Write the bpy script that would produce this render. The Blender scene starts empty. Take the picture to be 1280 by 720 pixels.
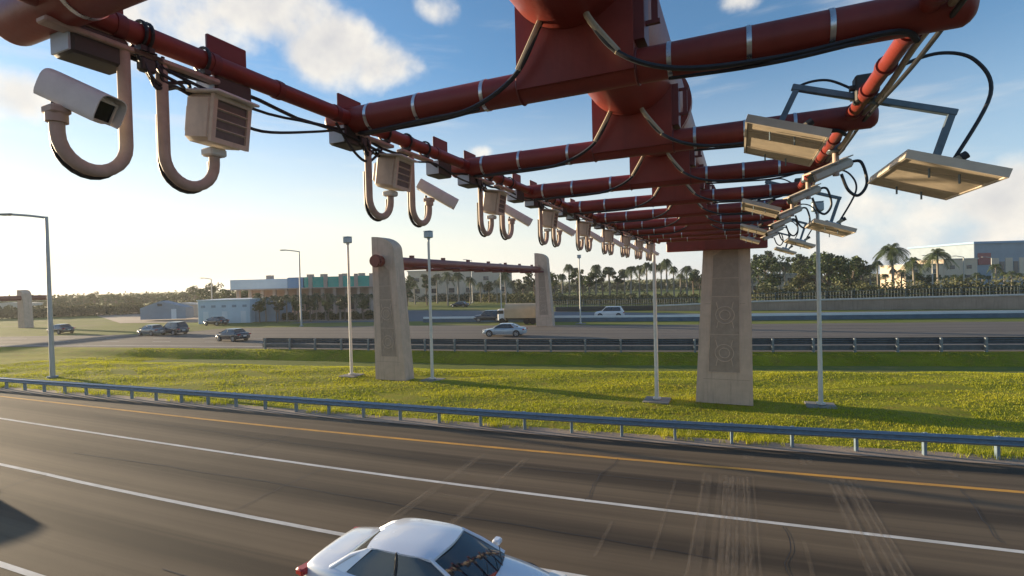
import bpy, math, random
from mathutils import Vector, Matrix
random.seed(7)
R = math.radians
scene = bpy.context.scene
col = scene.collection

# ------------------------------------------------------------------ camera, sky, sun, exposure
H = 6.3
YAW, PITCH, ROLL = R(23.9), R(-0.85), R(1.5)
fwd = Vector((-math.sin(YAW)*math.cos(PITCH), math.cos(YAW)*math.cos(PITCH), math.sin(PITCH)))
rt0 = Vector((math.cos(YAW), math.sin(YAW), 0)); up0 = rt0.cross(fwd)
rt = rt0*math.cos(ROLL) - up0*math.sin(ROLL)
up = rt0*math.sin(ROLL) + up0*math.cos(ROLL)
cam_data = bpy.data.cameras.new('camera'); cam = bpy.data.objects.new('camera', cam_data); col.objects.link(cam)
M = Matrix.Identity(4)
for i in range(3):
    M[i][0] = rt[i]; M[i][1] = up[i]; M[i][2] = -fwd[i]
M[2][3] = H
cam.matrix_world = M
cam_data.sensor_width = 36; cam_data.lens = 18.0
cam_data.clip_start = 0.05; cam_data.clip_end = 9000
scene.camera = cam

SUN_EL, SUN_AZ = R(7.4), R(273.5)          # azimuth clockwise from +Y: the sun stands over -X
sunv = Vector((math.sin(SUN_AZ)*math.cos(SUN_EL), math.cos(SUN_AZ)*math.cos(SUN_EL), math.sin(SUN_EL)))
ld = bpy.data.lights.new('sun', 'SUN'); lo = bpy.data.objects.new('sun', ld); col.objects.link(lo)
ld.energy = 5.0; ld.angle = R(0.5); ld.color = (1.0, 0.79, 0.52)
lo.rotation_euler = sunv.to_track_quat('Z', 'Y').to_euler(); lo.location = (-60, 0, 40)

EXPOSURE = 1.18
SKY_STRENGTH = 0.115
scene.view_settings.view_transform = 'Standard'; scene.view_settings.look = 'None'
scene.view_settings.exposure = EXPOSURE; scene.view_settings.gamma = 1.0
scene.view_settings.use_curve_mapping = False
scene.render.engine = 'CYCLES'

def P(px, py, d):                            # world point at depth d (metres along the optical axis)
    return Vector((0, 0, H)) + (fwd + rt*((px-640)/640.0) + up*((360-py)/640.0))*d
def G(px, py, z=0.0):                        # world point on the level z
    r = fwd + rt*((px-640)/640.0) + up*((360-py)/640.0)
    return Vector((0, 0, H)) + r*((z-H)/r.z)

world = bpy.data.worlds.new('World'); scene.world = world; world.use_nodes = True
wt = world.node_tree; wt.nodes.clear()
def wn(t, **k):
    n = wt.nodes.new(t)
    for a, b in k.items(): setattr(n, a, b)
    return n
def wl(a, b): wt.links.new(a, b)
def wmath(op, a, b=None, c=None, clamp=False):
    n = wn('ShaderNodeMath', operation=op); n.use_clamp = clamp
    for i, v in enumerate((a, b, c)):
        if v is None: continue
        if isinstance(v, (int, float)): n.inputs[i].default_value = v
        else: wl(v, n.inputs[i])
    return n.outputs[0]
sky = wn('ShaderNodeTexSky', sky_type='NISHITA'); sky.sun_disc = False
sky.sun_elevation = SUN_EL; sky.sun_rotation = SUN_AZ
sky.altitude = 0; sky.air_density = 1.1; sky.dust_density = 0.25; sky.ozone_density = 3.5
tc = wn('ShaderNodeTexCoord'); gen = tc.outputs['Generated']
sep = wn('ShaderNodeSeparateXYZ'); wl(gen, sep.inputs[0])
den = wmath('ADD', wmath('MAXIMUM', sep.outputs['Z'], 0.0), 0.10)
cx = wmath('DIVIDE', sep.outputs['X'], den); cy = wmath('DIVIDE', sep.outputs['Y'], den)
comb = wn('ShaderNodeCombineXYZ'); wl(cx, comb.inputs[0]); wl(cy, comb.inputs[1])
def cloud_noise(vec, scale, detail, offs=(0, 0, 0), rough=0.55):
    mp = wn('ShaderNodeMapping'); mp.inputs['Location'].default_value = offs; wl(vec, mp.inputs[0])
    n = wn('ShaderNodeTexNoise'); n.inputs['Scale'].default_value = scale; n.inputs['Detail'].default_value = detail
    n.inputs['Roughness'].default_value = rough; wl(mp.outputs[0], n.inputs['Vector']); return n.outputs['Fac']
# bodies of cloud: (picture direction, angular radius, weight)
puffs = [((235, 22), .15, .85), ((300, 55), .11, .75), ((365, 10), .15, .8), ((430, 55), .13, 1.0), ((480, 75), .11, 1.0), ((395, 70), .12, .9), ((265, 90), .10, .7),
         ((170, -10), .24, .95), ((220, 60), .08, .6), ((330, 20), .14, .95), ((545, 18), .07, .95), ((20, 112), .10, .95), ((-30, 90), .1, .8), ((925, 2), .05, .8), ((600, 192), .035, .6),
         ((1090, 262), .09, .75), ((1190, 262), .12, .85), ((1262, 246), .12, .9), ((1150, 290), .12, .75),
         ((1050, 300), .10, .7), ((1240, 292), .10, .7), ((980, 300), .07, .5), ((700, 225), .06, .35)]
mask = None
for (px, py), rad, wgt in puffs:
    d = (fwd + rt*((px-640)/640.0) + up*((360-py)/640.0)).normalized()
    sub = wn('ShaderNodeVectorMath', operation='SUBTRACT'); wl(gen, sub.inputs[0]); sub.inputs[1].default_value = d
    mul = wn('ShaderNodeVectorMath', operation='MULTIPLY'); wl(sub.outputs[0], mul.inputs[0]); mul.inputs[1].default_value = (1, 1, 1.7)
    ln = wn('ShaderNodeVectorMath', operation='LENGTH'); wl(mul.outputs[0], ln.inputs[0])
    v = wn('ShaderNodeMapRange', interpolation_type='SMOOTHSTEP'); wl(ln.outputs['Value'], v.inputs['Value'])
    v.inputs['From Min'].default_value = rad*1.35; v.inputs['From Max'].default_value = 0.0
    v.inputs['To Min'].default_value = 0.0; v.inputs['To Max'].default_value = wgt
    mask = v.outputs[0] if mask is None else wmath('MAXIMUM', mask, v.outputs[0])
n3 = cloud_noise(gen, 7.5, 8, (3.1, 1.7, 0.4), .56)
n3b = cloud_noise(gen, 7.5, 8, (3.1+.018, 1.7, 0.4-.018), .56)       # the same noise a step towards the sun
dens = wmath('ADD', mask, wmath('MULTIPLY', wmath('SUBTRACT', n3, 0.5), 1.9))
densb = wmath('ADD', mask, wmath('MULTIPLY', wmath('SUBTRACT', n3b, 0.5), 1.9))
cf = wn('ShaderNodeMapRange', interpolation_type='SMOOTHSTEP'); wl(dens, cf.inputs['Value'])
cf.inputs['From Min'].default_value = 0.28; cf.inputs['From Max'].default_value = 0.92
# faint high streaks everywhere near the horizon
mp = wn('ShaderNodeMapping'); mp.inputs['Scale'].default_value = (1, 1, 7); wl(gen, mp.inputs[0])
n4 = cloud_noise(mp.outputs[0], 3.0, 5, (0.3, 4.0, 1.2), .6)
st = wn('ShaderNodeMapRange', interpolation_type='SMOOTHSTEP'); wl(n4, st.inputs['Value'])
st.inputs['From Min'].default_value = 0.5; st.inputs['From Max'].default_value = 0.8; st.inputs['To Max'].default_value = 0.38
fac = wmath('MAXIMUM', wmath('MULTIPLY', cf.outputs[0], 0.92), st.outputs[0])
shade = wn('ShaderNodeMapRange'); wl(wmath('SUBTRACT', densb, dens), shade.inputs['Value'])
shade.inputs['From Min'].default_value = -0.25; shade.inputs['From Max'].default_value = 0.25
thick = wn('ShaderNodeMapRange'); wl(dens, thick.inputs['Value']); thick.inputs['From Min'].default_value = .6; thick.inputs['From Max'].default_value = 1.3
cr = wn('ShaderNodeMix', data_type='RGBA'); wl(wmath('ADD', wmath('MULTIPLY', shade.outputs[0], .55), wmath('MULTIPLY', thick.outputs[0], .5), clamp=True), cr.inputs['Factor'])
cr.inputs['A'].default_value = (4.6, 4.25, 3.65, 1); cr.inputs['B'].default_value = (2.35, 2.35, 2.45, 1)
mixc = wn('ShaderNodeMix', data_type='RGBA'); wl(fac, mixc.inputs['Factor'])
vz = wn('ShaderNodeMapRange', interpolation_type='SMOOTHSTEP'); wl(sep.outputs['Z'], vz.inputs['Value'])
vz.inputs['From Min'].default_value = .40; vz.inputs['From Max'].default_value = -.04; vz.inputs['To Max'].default_value = .90
dt = wn('ShaderNodeVectorMath', operation='DOT_PRODUCT'); wl(gen, dt.inputs[0]); dt.inputs[1].default_value = sunv
vs_ = wn('ShaderNodeMapRange', interpolation_type='SMOOTHSTEP'); wl(dt.outputs['Value'], vs_.inputs['Value']); vs_.inputs['From Min'].default_value = -.55; vs_.inputs['From Max'].default_value = .95
vc = wn('ShaderNodeMix', data_type='RGBA'); wl(vs_.outputs[0], vc.inputs['Factor'])
vc.inputs['A'].default_value = (2.2, 2.8, 3.5, 1); vc.inputs['B'].default_value = (4.55, 4.15, 3.5, 1)
veil = wn('ShaderNodeMix', data_type='RGBA'); wl(vz.outputs[0], veil.inputs['Factor']); wl(sky.outputs[0], veil.inputs['A']); wl(vc.outputs['Result'], veil.inputs['B'])
wl(veil.outputs['Result'], mixc.inputs['A']); wl(cr.outputs['Result'], mixc.inputs['B'])
bg = wn('ShaderNodeBackground'); bg.inputs['Strength'].default_value = SKY_STRENGTH
wl(mixc.outputs['Result'], bg.inputs['Color'])
wo = wn('ShaderNodeOutputWorld'); wl(bg.outputs[0], wo.inputs['Surface'])

# ------------------------------------------------------------------ materials
MATS = {}
def mat(name, color, rough=.6, metal=0.0, vary=0.0, vscale=3.0, bump=0.0, bscale=40.0, spec=.5, coat=0.0, color2=None,
        stretch=(1, 1, 1), trans=0.0, detail=6, streak=0.0):
    m = bpy.data.materials.new(name); m.use_nodes = True; nt = m.node_tree; b = nt.nodes['Principled BSDF']
    b.inputs['Base Color'].default_value = (*color, 1); b.inputs['Roughness'].default_value = rough
    b.inputs['Metallic'].default_value = metal; b.inputs['Specular IOR Level'].default_value = spec
    b.inputs['Coat Weight'].default_value = coat
    tcn = nt.nodes.new('ShaderNodeTexCoord'); mpn = nt.nodes.new('ShaderNodeMapping')
    mpn.inputs['Scale'].default_value = stretch; nt.links.new(tcn.outputs['Object'], mpn.inputs[0])
    if vary or color2:
        n = nt.nodes.new('ShaderNodeTexNoise'); n.inputs['Scale'].default_value = vscale; n.inputs['Detail'].default_value = detail
        n.inputs['Roughness'].default_value = .65; nt.links.new(mpn.outputs[0], n.inputs['Vector'])
        cr = nt.nodes.new('ShaderNodeMapRange'); nt.links.new(n.outputs['Fac'], cr.inputs['Value'])
        cr.inputs['From Min'].default_value = .32; cr.inputs['From Max'].default_value = .68
        mx = nt.nodes.new('ShaderNodeMix'); mx.data_type = 'RGBA'; nt.links.new(cr.outputs[0], mx.inputs['Factor'])
        a = color; c2 = color2 or tuple(c*(1-vary) for c in color)
        if not color2: a = tuple(min(1, c*(1+vary)) for c in color)
        mx.inputs['A'].default_value = (*c2, 1); mx.inputs['B'].default_value = (*a, 1)
        nt.links.new(mx.outputs['Result'], b.inputs['Base Color'])
        rr = nt.nodes.new('ShaderNodeMapRange'); nt.links.new(n.outputs['Fac'], rr.inputs['Value'])
        rr.inputs['To Min'].default_value = max(0, rough-.08); rr.inputs['To Max'].default_value = min(1, rough+.10)
        nt.links.new(rr.outputs[0], b.inputs['Roughness'])
    if streak:
        mp3 = nt.nodes.new('ShaderNodeMapping'); mp3.inputs['Scale'].default_value = (5, 5, .35); nt.links.new(tcn.outputs['Object'], mp3.inputs[0])
        n3_ = nt.nodes.new('ShaderNodeTexNoise'); n3_.inputs['Scale'].default_value = 1.0; n3_.inputs['Detail'].default_value = 7; n3_.inputs['Roughness'].default_value = .7
        nt.links.new(mp3.outputs[0], n3_.inputs['Vector'])
        r3 = nt.nodes.new('ShaderNodeMapRange'); nt.links.new(n3_.outputs['Fac'], r3.inputs['Value']); r3.inputs['From Min'].default_value = .5; r3.inputs['From Max'].default_value = .75; r3.inputs['To Max'].default_value = streak
        m3 = nt.nodes.new('ShaderNodeMix'); m3.data_type = 'RGBA'; nt.links.new(r3.outputs[0], m3.inputs['Factor'])
        if vary or color2: nt.links.new(mx.outputs['Result'], m3.inputs['A'])
        else: m3.inputs['A'].default_value = (*color, 1)
        m3.inputs['B'].default_value = (*[c*.35 for c in color], 1); nt.links.new(m3.outputs['Result'], b.inputs['Base Color'])
    if bump:
        n2 = nt.nodes.new('ShaderNodeTexNoise'); n2.inputs['Scale'].default_value = bscale; n2.inputs['Detail'].default_value = 4
        nt.links.new(mpn.outputs[0], n2.inputs['Vector'])
        bp = nt.nodes.new('ShaderNodeBump'); bp.inputs['Strength'].default_value = bump; bp.inputs['Distance'].default_value = .02
        nt.links.new(n2.outputs['Fac'], bp.inputs['Height']); nt.links.new(bp.outputs[0], b.inputs['Normal'])
    if trans:
        tr = nt.nodes.new('ShaderNodeBsdfTranslucent'); tr.inputs['Color'].default_value = (*[min(1, c*1.6) for c in color], 1)
        if vary or color2: nt.links.new(mx.outputs['Result'], tr.inputs['Color'])
        ms = nt.nodes.new('ShaderNodeMixShader'); ms.inputs[0].default_value = trans
        out = nt.nodes['Material Output']
        nt.links.new(b.outputs[0], ms.inputs[1]); nt.links.new(tr.outputs[0], ms.inputs[2]); nt.links.new(ms.outputs[0], out.inputs[0])
    MATS[name] = m
    return m
mat('red_paint', (.215, .034, .023), .44, vary=.14, vscale=2.2, bump=.10, bscale=24, coat=.0, streak=.30, spec=.45)
mat('red_paint_dull', (.15, .026, .022), .5, vary=.2, vscale=3)
mat('concrete_tan', (.56, .405, .305), .85, streak=.45, vary=.12, vscale=1.6, bump=.35, bscale=14)
mat('concrete_relief', (.34, .25, .19), .9, vary=.14, vscale=3.5, bump=.5, bscale=12)
mat('concrete_grey', (.40, .38, .35), .9, vary=.16, vscale=1.2, bump=.3, bscale=20)
mat('ramp_concrete', (.33, .25, .19), .9, streak=.6, vary=.18, vscale=.35, bump=.2, bscale=6)
mat('pale_concrete', (.52, .50, .46), .85, vary=.12, vscale=.5)
mat('galvanised', (.21, .28, .34), .5, metal=.55, vary=.16, vscale=6, bump=.05, bscale=60)
mat('weathered_rail', (.10, .118, .135), .65, metal=.35, vary=.25, vscale=3)
mat('barrier_blue', (.07, .11, .14), .7, vary=.2, vscale=1)
mat('slab_grey', (.20, .19, .175), .9, vary=.2, vscale=2)
mat('post_steel', (.22, .245, .26), .6, metal=.4, vary=.2, vscale=5)
mat('bracket_steel', (.13, .17, .20), .5, metal=.5, vary=.2, vscale=8)
mat('steel_band', (.62, .64, .66), .28, metal=.9, vary=.1, vscale=20)
mat('pole_white', (.64, .60, .53), .5, vary=.10, vscale=2, streak=.3)
mat('pole_grey', (.42, .42, .40), .5, metal=.3, vary=.1, vscale=2)
mat('beige_pipe', (.44, .33, .265), .62, vary=.14, vscale=9, streak=.3)
mat('beige_housing', (.58, .49, .39), .5, vary=.12, vscale=7, streak=.35)
mat('white_housing', (.70, .68, .64), .45, vary=.08, vscale=8, streak=.25)
mat('panel_beige', (.54, .45, .335), .55, vary=.14, vscale=5, streak=.2, bump=.06, bscale=20)
mat('panel_edge', (.64, .56, .45), .5, vary=.08, vscale=6)
mat('dark_box', (.045, .042, .036), .55, vary=.2, vscale=5)
mat('box_side', (.40, .46, .52), .4, vary=.1, vscale=5)
mat('rubber', (.022, .023, .026), .48, vary=.25, vscale=14)
mat('tan_conduit', (.40, .33, .22), .5, vary=.15, vscale=20)
mat('lens_glass', (.006, .007, .009), .16, spec=.4)
mat('louvre', (.13, .11, .11), .4, vary=.2, vscale=9)
mat('tyre', (.018, .018, .018), .85)
mat('rim', (.5, .51, .53), .3, metal=.85)
mat('car_glass', (.016, .024, .028), .04, spec=.9, coat=.6)
mat('silver_blue', (.74, .78, .84), .24, metal=.2, vary=.02, vscale=1, coat=.8)
mat('car_white', (.72, .72, .71), .3, coat=.8)
mat('car_pale_blue', (.45, .52, .56), .3, metal=.3, coat=.8)
mat('car_dark', (.030, .034, .045), .25, coat=.9)
mat('car_grey', (.20, .21, .22), .3, metal=.3, coat=.7)
mat('car_tan', (.46, .36, .22), .6, vary=.1, vscale=1)
mat('black_trim', (.02, .02, .02), .5)
mat('tail_red', (.42, .02, .015), .25, coat=.6)
mat('head_clear', (.85, .83, .76), .15, coat=.8)
mat('bark', (.17, .13, .10), .9, vary=.3, vscale=6, bump=.4, bscale=20)
mat('palm_bark', (.27, .235, .195), .9, vary=.25, vscale=4, stretch=(1, 1, 5))
mat('leaf', (.085, .125, .030), .55, color2=(.035, .062, .015), vscale=.55, trans=.28)
mat('leaf_olive', (.105, .120, .035), .55, color2=(.050, .060, .018), vscale=.6, trans=.28)
mat('leaf_dark', (.050, .085, .022), .55, color2=(.022, .042, .012), vscale=.7, trans=.22)
mat('palm_leaf', (.080, .110, .030), .5, color2=(.040, .062, .018), vscale=.9, trans=.25)
mat('hedge_leaf', (.060, .085, .020), .6, color2=(.028, .045, .011), vscale=1.1, trans=.2)
mat('scrub', (.13, .13, .05), .8, color2=(.055, .065, .025), vscale=.4, trans=.2)
mat('teal_roof', (.012, .36, .28), .4, vary=.1, vscale=.6)
mat('roof_white', (.66, .70, .72), .5, vary=.06, vscale=.5)
mat('roof_blue', (.20, .33, .48), .5, vary=.06, vscale=.5)
mat('wall_pink', (.44, .33, .27), .8, vary=.12, vscale=.5)
mat('wall_white', (.50, .60, .66), .7, vary=.06, vscale=.6)
mat('wall_bluegrey', (.24, .30, .36), .7, vary=.1, vscale=.4)
mat('wall_cream', (.60, .49, .38), .8, streak=.3, vary=.1, vscale=.2)
mat('window_dark', (.03, .04, .05), .15, spec=.8)
mat('sign_red', (.28, .06, .06), .5)
mat('fence_teal', (.055, .085, .095), .6, vary=.15, vscale=1)
mat('road_white', (.72, .70, .66), .7, color2=(.47, .45, .41), vscale=2.2, stretch=(.4, 1, 1))
mat('road_yellow', (.74, .36, .045), .7, color2=(.40, .21, .05), vscale=2.5, stretch=(.4, 1, 1))
mat('lamp_glass', (.22, .30, .36), .2, spec=.7)

# seal cut / scuff marks on the asphalt: a worn, broken film
m = bpy.data.materials.new('scuff'); m.use_nodes = True; nt = m.node_tree; b = nt.nodes['Principled BSDF']
b.inputs['Base Color'].default_value = (.36, .28, .20, 1); b.inputs['Roughness'].default_value = .85
tcn = nt.nodes.new('ShaderNodeTexCoord'); nz = nt.nodes.new('ShaderNodeTexNoise'); nz.inputs['Scale'].default_value = 5; nz.inputs['Detail'].default_value = 8
nz.inputs['Roughness'].default_value = .75
mp0 = nt.nodes.new('ShaderNodeMapping'); mp0.inputs['Scale'].default_value = (3.2, .55, 1); nt.links.new(tcn.outputs['Object'], mp0.inputs[0]); nt.links.new(mp0.outputs[0], nz.inputs['Vector'])
mr = nt.nodes.new('ShaderNodeMapRange'); nt.links.new(nz.outputs['Fac'], mr.inputs['Value'])
mr.inputs['From Min'].default_value = .32; mr.inputs['From Max'].default_value = .74; mr.inputs['To Max'].default_value = .27
nt.links.new(mr.outputs[0], b.inputs['Alpha']); MATS['scuff'] = m

# asphalt with long streaks: uv.x runs along the road in metres, uv.y across it
def asphalt(name, c_lo, c_hi, period=3.72, phase=0.0, amp=.55):
    m = bpy.data.materials.new(name); m.use_nodes = True; nt = m.node_tree; b = nt.nodes['Principled BSDF']
    L = nt.links.new
    uv = nt.nodes.new('ShaderNodeUVMap'); uv.uv_map = 'UVMap'
    def noise(scale, st, det=5, rough=.6):
        mp = nt.nodes.new('ShaderNodeMapping'); mp.inputs['Scale'].default_value = st; L(uv.outputs[0], mp.inputs[0])
        n = nt.nodes.new('ShaderNodeTexNoise'); n.inputs['Scale'].default_value = scale; n.inputs['Detail'].default_value = det
        n.inputs['Roughness'].default_value = rough; L(mp.outputs[0], n.inputs['Vector']); return n.outputs['Fac']
    def mth(op, a, c, clamp=False):
        n = nt.nodes.new('ShaderNodeMath'); n.operation = op; n.use_clamp = clamp
        for i, v in enumerate((a, c)):
            if isinstance(v, (int, float)): n.inputs[i].default_value = v
            else: L(v, n.inputs[i])
        return n.outputs[0]
    s = nt.nodes.new('ShaderNodeSeparateXYZ'); L(uv.outputs[0], s.inputs[0])
    streak = noise(1.0, (.012, 1.9, 1), 6, .62)
    blotch = noise(.35, (.35, 1, 1), 5, .6)
    grain = noise(60, (1, 1, 1), 2, .5)
    lane = mth('MULTIPLY', mth('ADD', mth('COSINE', mth('MULTIPLY', mth('ADD', s.outputs['Y'], phase), 2*math.pi/period), 0), 1.0), .5)  # 1 at the lane centre
    wheel = mth('MULTIPLY', mth('ADD', mth('COSINE', mth('MULTIPLY', mth('ADD', s.outputs['Y'], phase), 4*math.pi/period), 0), 1.0), .5)
    f = mth('ADD', mth('MULTIPLY', mth('SUBTRACT', streak, .5), 1.5), .52)
    f = mth('ADD', f, mth('MULTIPLY', mth('SUBTRACT', blotch, .5), .55))
    f = mth('SUBTRACT', f, mth('MULTIPLY', mth('POWER', lane, 5.0), amp))
    f = mth('SUBTRACT', f, mth('MULTIPLY', wheel, .12))
    f = mth('ADD', f, mth('MULTIPLY', mth('SUBTRACT', grain, .5), .45), True)
    mx = nt.nodes.new('ShaderNodeMix'); mx.data_type = 'RGBA'; L(f, mx.inputs['Factor'])
    mx.inputs['A'].default_value = (*c_lo, 1); mx.inputs['B'].default_value = (*c_hi, 1)
    L(mx.outputs['Result'], b.inputs['Base Color']); b.inputs['Roughness'].default_value = .82; b.inputs['Specular IOR Level'].default_value = .3
    bp = nt.nodes.new('ShaderNodeBump'); bp.inputs['Strength'].default_value = .45; bp.inputs['Distance'].default_value = .008
    L(grain, bp.inputs['Height']); L(bp.outputs[0], b.inputs['Normal'])
    MATS[name] = m
asphalt('asphalt', (.050, .036, .023), (.215, .158, .098), phase=1.86, amp=.5)
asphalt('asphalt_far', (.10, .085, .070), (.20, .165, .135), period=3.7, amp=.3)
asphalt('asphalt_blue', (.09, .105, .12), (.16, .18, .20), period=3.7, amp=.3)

def ground_mat(name, cs, scales, bump=.8):
    m = bpy.data.materials.new(name); m.use_nodes = True; nt = m.node_tree; b = nt.nodes['Principled BSDF']; L = nt.links.new
    tcn = nt.nodes.new('ShaderNodeTexCoord')
    def nz(s, d=6, st=(1, 1, 1)):
        mp = nt.nodes.new('ShaderNodeMapping'); mp.inputs['Scale'].default_value = st; L(tcn.outputs['Object'], mp.inputs[0])
        n = nt.nodes.new('ShaderNodeTexNoise'); n.inputs['Scale'].default_value = s; n.inputs['Detail'].default_value = d
        n.inputs['Roughness'].default_value = .65; L(mp.outputs[0], n.inputs['Vector']); return n.outputs['Fac']
    def ramp(v, lo, hi):
        r = nt.nodes.new('ShaderNodeMapRange'); L(v, r.inputs['Value']); r.inputs['From Min'].default_value = lo; r.inputs['From Max'].default_value = hi; return r.outputs[0]
    m1 = nt.nodes.new('ShaderNodeMix'); m1.data_type = 'RGBA'; L(ramp(nz(scales[0], 6, (.5, 1, 1)), .35, .65), m1.inputs['Factor'])
    m1.inputs['A'].default_value = (*cs[0], 1); m1.inputs['B'].default_value = (*cs[1], 1)
    m2 = nt.nodes.new('ShaderNodeMix'); m2.data_type = 'RGBA'; L(ramp(nz(scales[1], 5), .48, .75), m2.inputs['Factor'])
    L(m1.outputs['Result'], m2.inputs['A']); m2.inputs['B'].default_value = (*cs[2], 1)
    L(m2.outputs['Result'], b.inputs['Base Color']); b.inputs['Roughness'].default_value = .9; b.inputs['Specular IOR Level'].default_value = .15
    bp = nt.nodes.new('ShaderNodeBump'); bp.inputs['Strength'].default_value = bump; bp.inputs['Distance'].default_value = .12
    L(nz(7, 5), bp.inputs['Height']); L(bp.outputs[0], b.inputs['Normal'])
    MATS[name] = m
ground_mat('turf', [(.155, .18, .010), (.30, .285, .014), (.24, .175, .03)], (.35, 1.4))
ground_mat('far_ground', [(.12, .155, .025), (.20, .21, .04), (.21, .18, .09)], (.05, .12), .4)
mat('grass_blade', (.47, .44, .014), .6, color2=(.24, .285, .012), vscale=.45, trans=.45, stretch=(.5, 1, 1))

# ------------------------------------------------------------------ mesh helpers
class MB:
    def __init__(s): s.v = []; s.f = []; s.uv = None
    def add(s, vs, fs):
        o = len(s.v); s.v += [tuple(p) for p in vs]; s.f += [tuple(i+o for i in f) for f in fs]; return s
    def box(s, c, size, rot=None, taper=1.0, bev=0.0):
        hx, hy, hz = [d/2 for d in size]; c = Vector(c)
        if bev:
            b = min(bev, hx*.9, hy*.9, hz*.9); vs = []; rings = []
            for z, ins in ((-hz, b), (-hz+b, 0), (hz-b, 0), (hz, b)):
                x, y = hx-ins, hy-ins; k = b if ins == 0 else b*.4
                ring = [(x-k, -y), (x, -y+k), (x, y-k), (x-k, y), (-x+k, y), (-x, y-k), (-x, -y+k), (-x+k, -y)]
                rings.append([len(vs)+i for i in range(8)]); vs += [Vector((a, q, z)) for a, q in ring]
            fs = [tuple(reversed(rings[0])), tuple(rings[3])]
            for a in range(3):
                for i in range(8): j = (i+1) % 8; fs.append((rings[a][i], rings[a][j], rings[a+1][j], rings[a+1][i]))
        else:
            vs = [Vector((x*(taper if z > 0 else 1), y*(taper if z > 0 else 1), z)) for z in (-hz, hz) for x, y in ((-hx, -hy), (hx, -hy), (hx, hy), (-hx, hy))]
            fs = [(3, 2, 1, 0), (4, 5, 6, 7), (0, 1, 5, 4), (1, 2, 6, 5), (2, 3, 7, 6), (3, 0, 4, 7)]
        if rot is not None: vs = [rot @ p for p in vs]
        return s.add([p+c for p in vs], fs)
    def tube(s, pts, r, n=12, caps=True):
        pts = [Vector(p) for p in pts]; rs = r if isinstance(r, (list, tuple)) else [r]*len(pts)
        t0 = (pts[1]-pts[0]).normalized(); ref = Vector((0, 0, 1)) if abs(t0.z) < .9 else Vector((1, 0, 0))
        u = t0.cross(ref).normalized(); rings = []; vs = []
        for i, p in enumerate(pts):
            a = pts[max(0, i-1)]; b = pts[min(len(pts)-1, i+1)]; t = (b-a).normalized()
            u = (u - t*u.dot(t)).normalized(); w = t.cross(u)
            rings.append(len(vs))
            for k in range(n):
                an = 2*math.pi*k/n; vs.append(p + (u*math.cos(an)+w*math.sin(an))*rs[i])
        fs = []
        for i in range(len(pts)-1):
            for k in range(n):
                j = (k+1) % n; fs.append((rings[i]+k, rings[i]+j, rings[i+1]+j, rings[i+1]+k))
        if caps: fs.append(tuple(rings[0]+k for k in reversed(range(n)))); fs.append(tuple(rings[-1]+k for k in range(n)))
        return s.add(vs, fs)
    def sweep(s, path, prof, closed=True):   # profile (across, z) swept along a nearly horizontal path; across = left of travel
        path = [Vector(p) for p in path]; vs = []; n = len(prof)
        for i, p in enumerate(path):
            a = path[max(0, i-1)]; b = path[min(len(path)-1, i+1)]; t = (b-a); t.z = 0; t.normalize(); nrm = Vector((-t.y, t.x, 0))
            vs += [p + nrm*q + Vector((0, 0, z)) for q, z in prof]
        fs = []
        for i in range(len(path)-1):
            for k in range(n if closed else n-1):
                j = (k+1) % n; fs.append((i*n+k, (i+1)*n+k, (i+1)*n+j, i*n+j))
        if closed: fs.append(tuple(range(n))); fs.append(tuple(reversed(range((len(path)-1)*n, len(path)*n))))
        return s.add(vs, fs)
    def prism(s, poly, a, b, axis='Y'):      # polygon in XZ extruded along Y from a to b (or XY along Z)
        n = len(poly)
        if axis == 'Y': vs = [(x, a, z) for x, z in poly]+[(x, b, z) for x, z in poly]
        elif axis == 'Z': vs = [(x, y, a) for x, y in poly]+[(x, y, b) for x, y in poly]
        else: vs = [(a, y, z) for y, z in poly]+[(b, y, z) for y, z in poly]
        fs = [tuple(range(n)), tuple(reversed(range(n, 2*n)))]+[(i, i+n, (i+1) % n+n, (i+1) % n) for i in range(n)]
        return s.add(vs, fs)
    def build(s, name, m, parent=None, loc=None, smooth=True, angle=35, label=None, fix=True):
        me = bpy.data.meshes.new(name); me.from_pydata(s.v, [], s.f)
        if fix:
            import bmesh
            bm = bmesh.new(); bm.from_mesh(me); bmesh.ops.recalc_face_normals(bm, faces=bm.faces); bm.to_mesh(me); bm.free()
        if smooth:
            me.shade_smooth(); me.set_sharp_from_angle(angle=R(angle))
        ms = m if isinstance(m, list) else [m]
        for q in ms: me.materials.append(MATS[q])
        o = bpy.data.objects.new(name, me); col.objects.link(o)
        if parent: o.parent = parent
        if loc: o.location = loc
        if label: o['label'] = label
        return o
def tag(o, label=None, cat=None, group=None, kind=None):
    if label: o['label'] = label
    if cat: o['category'] = cat
    if group: o['group'] = group
    if kind: o['kind'] = kind
    return o
def thing(name, label, cat, loc=(0, 0, 0), rz=0, group=None):
    o = bpy.data.objects.new(name, None); col.objects.link(o); o.location = loc; o.rotation_euler = (0, 0, rz)
    o.empty_display_size = .3
    return tag(o, label, cat, group)
def copy_tree(o, parent=None, kids=None):
    if kids is None: kids = {}; [kids.setdefault(c.parent, []).append(c) for c in col.objects if c.parent]
    c = o.copy(); col.objects.link(c); c.parent = parent
    for ch in kids.get(o, []): copy_tree(ch, c, kids)
    return c
def arc(c, r, a0, a1, n, plane='YZ'):
    out = []
    for i in range(n+1):
        a = R(a0+(a1-a0)*i/n); p = (math.cos(a)*r, math.sin(a)*r)
        out.append(Vector(c)+(Vector((0, p[0], p[1])) if plane == 'YZ' else Vector((p[0], 0, p[1]))))
    return out
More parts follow.
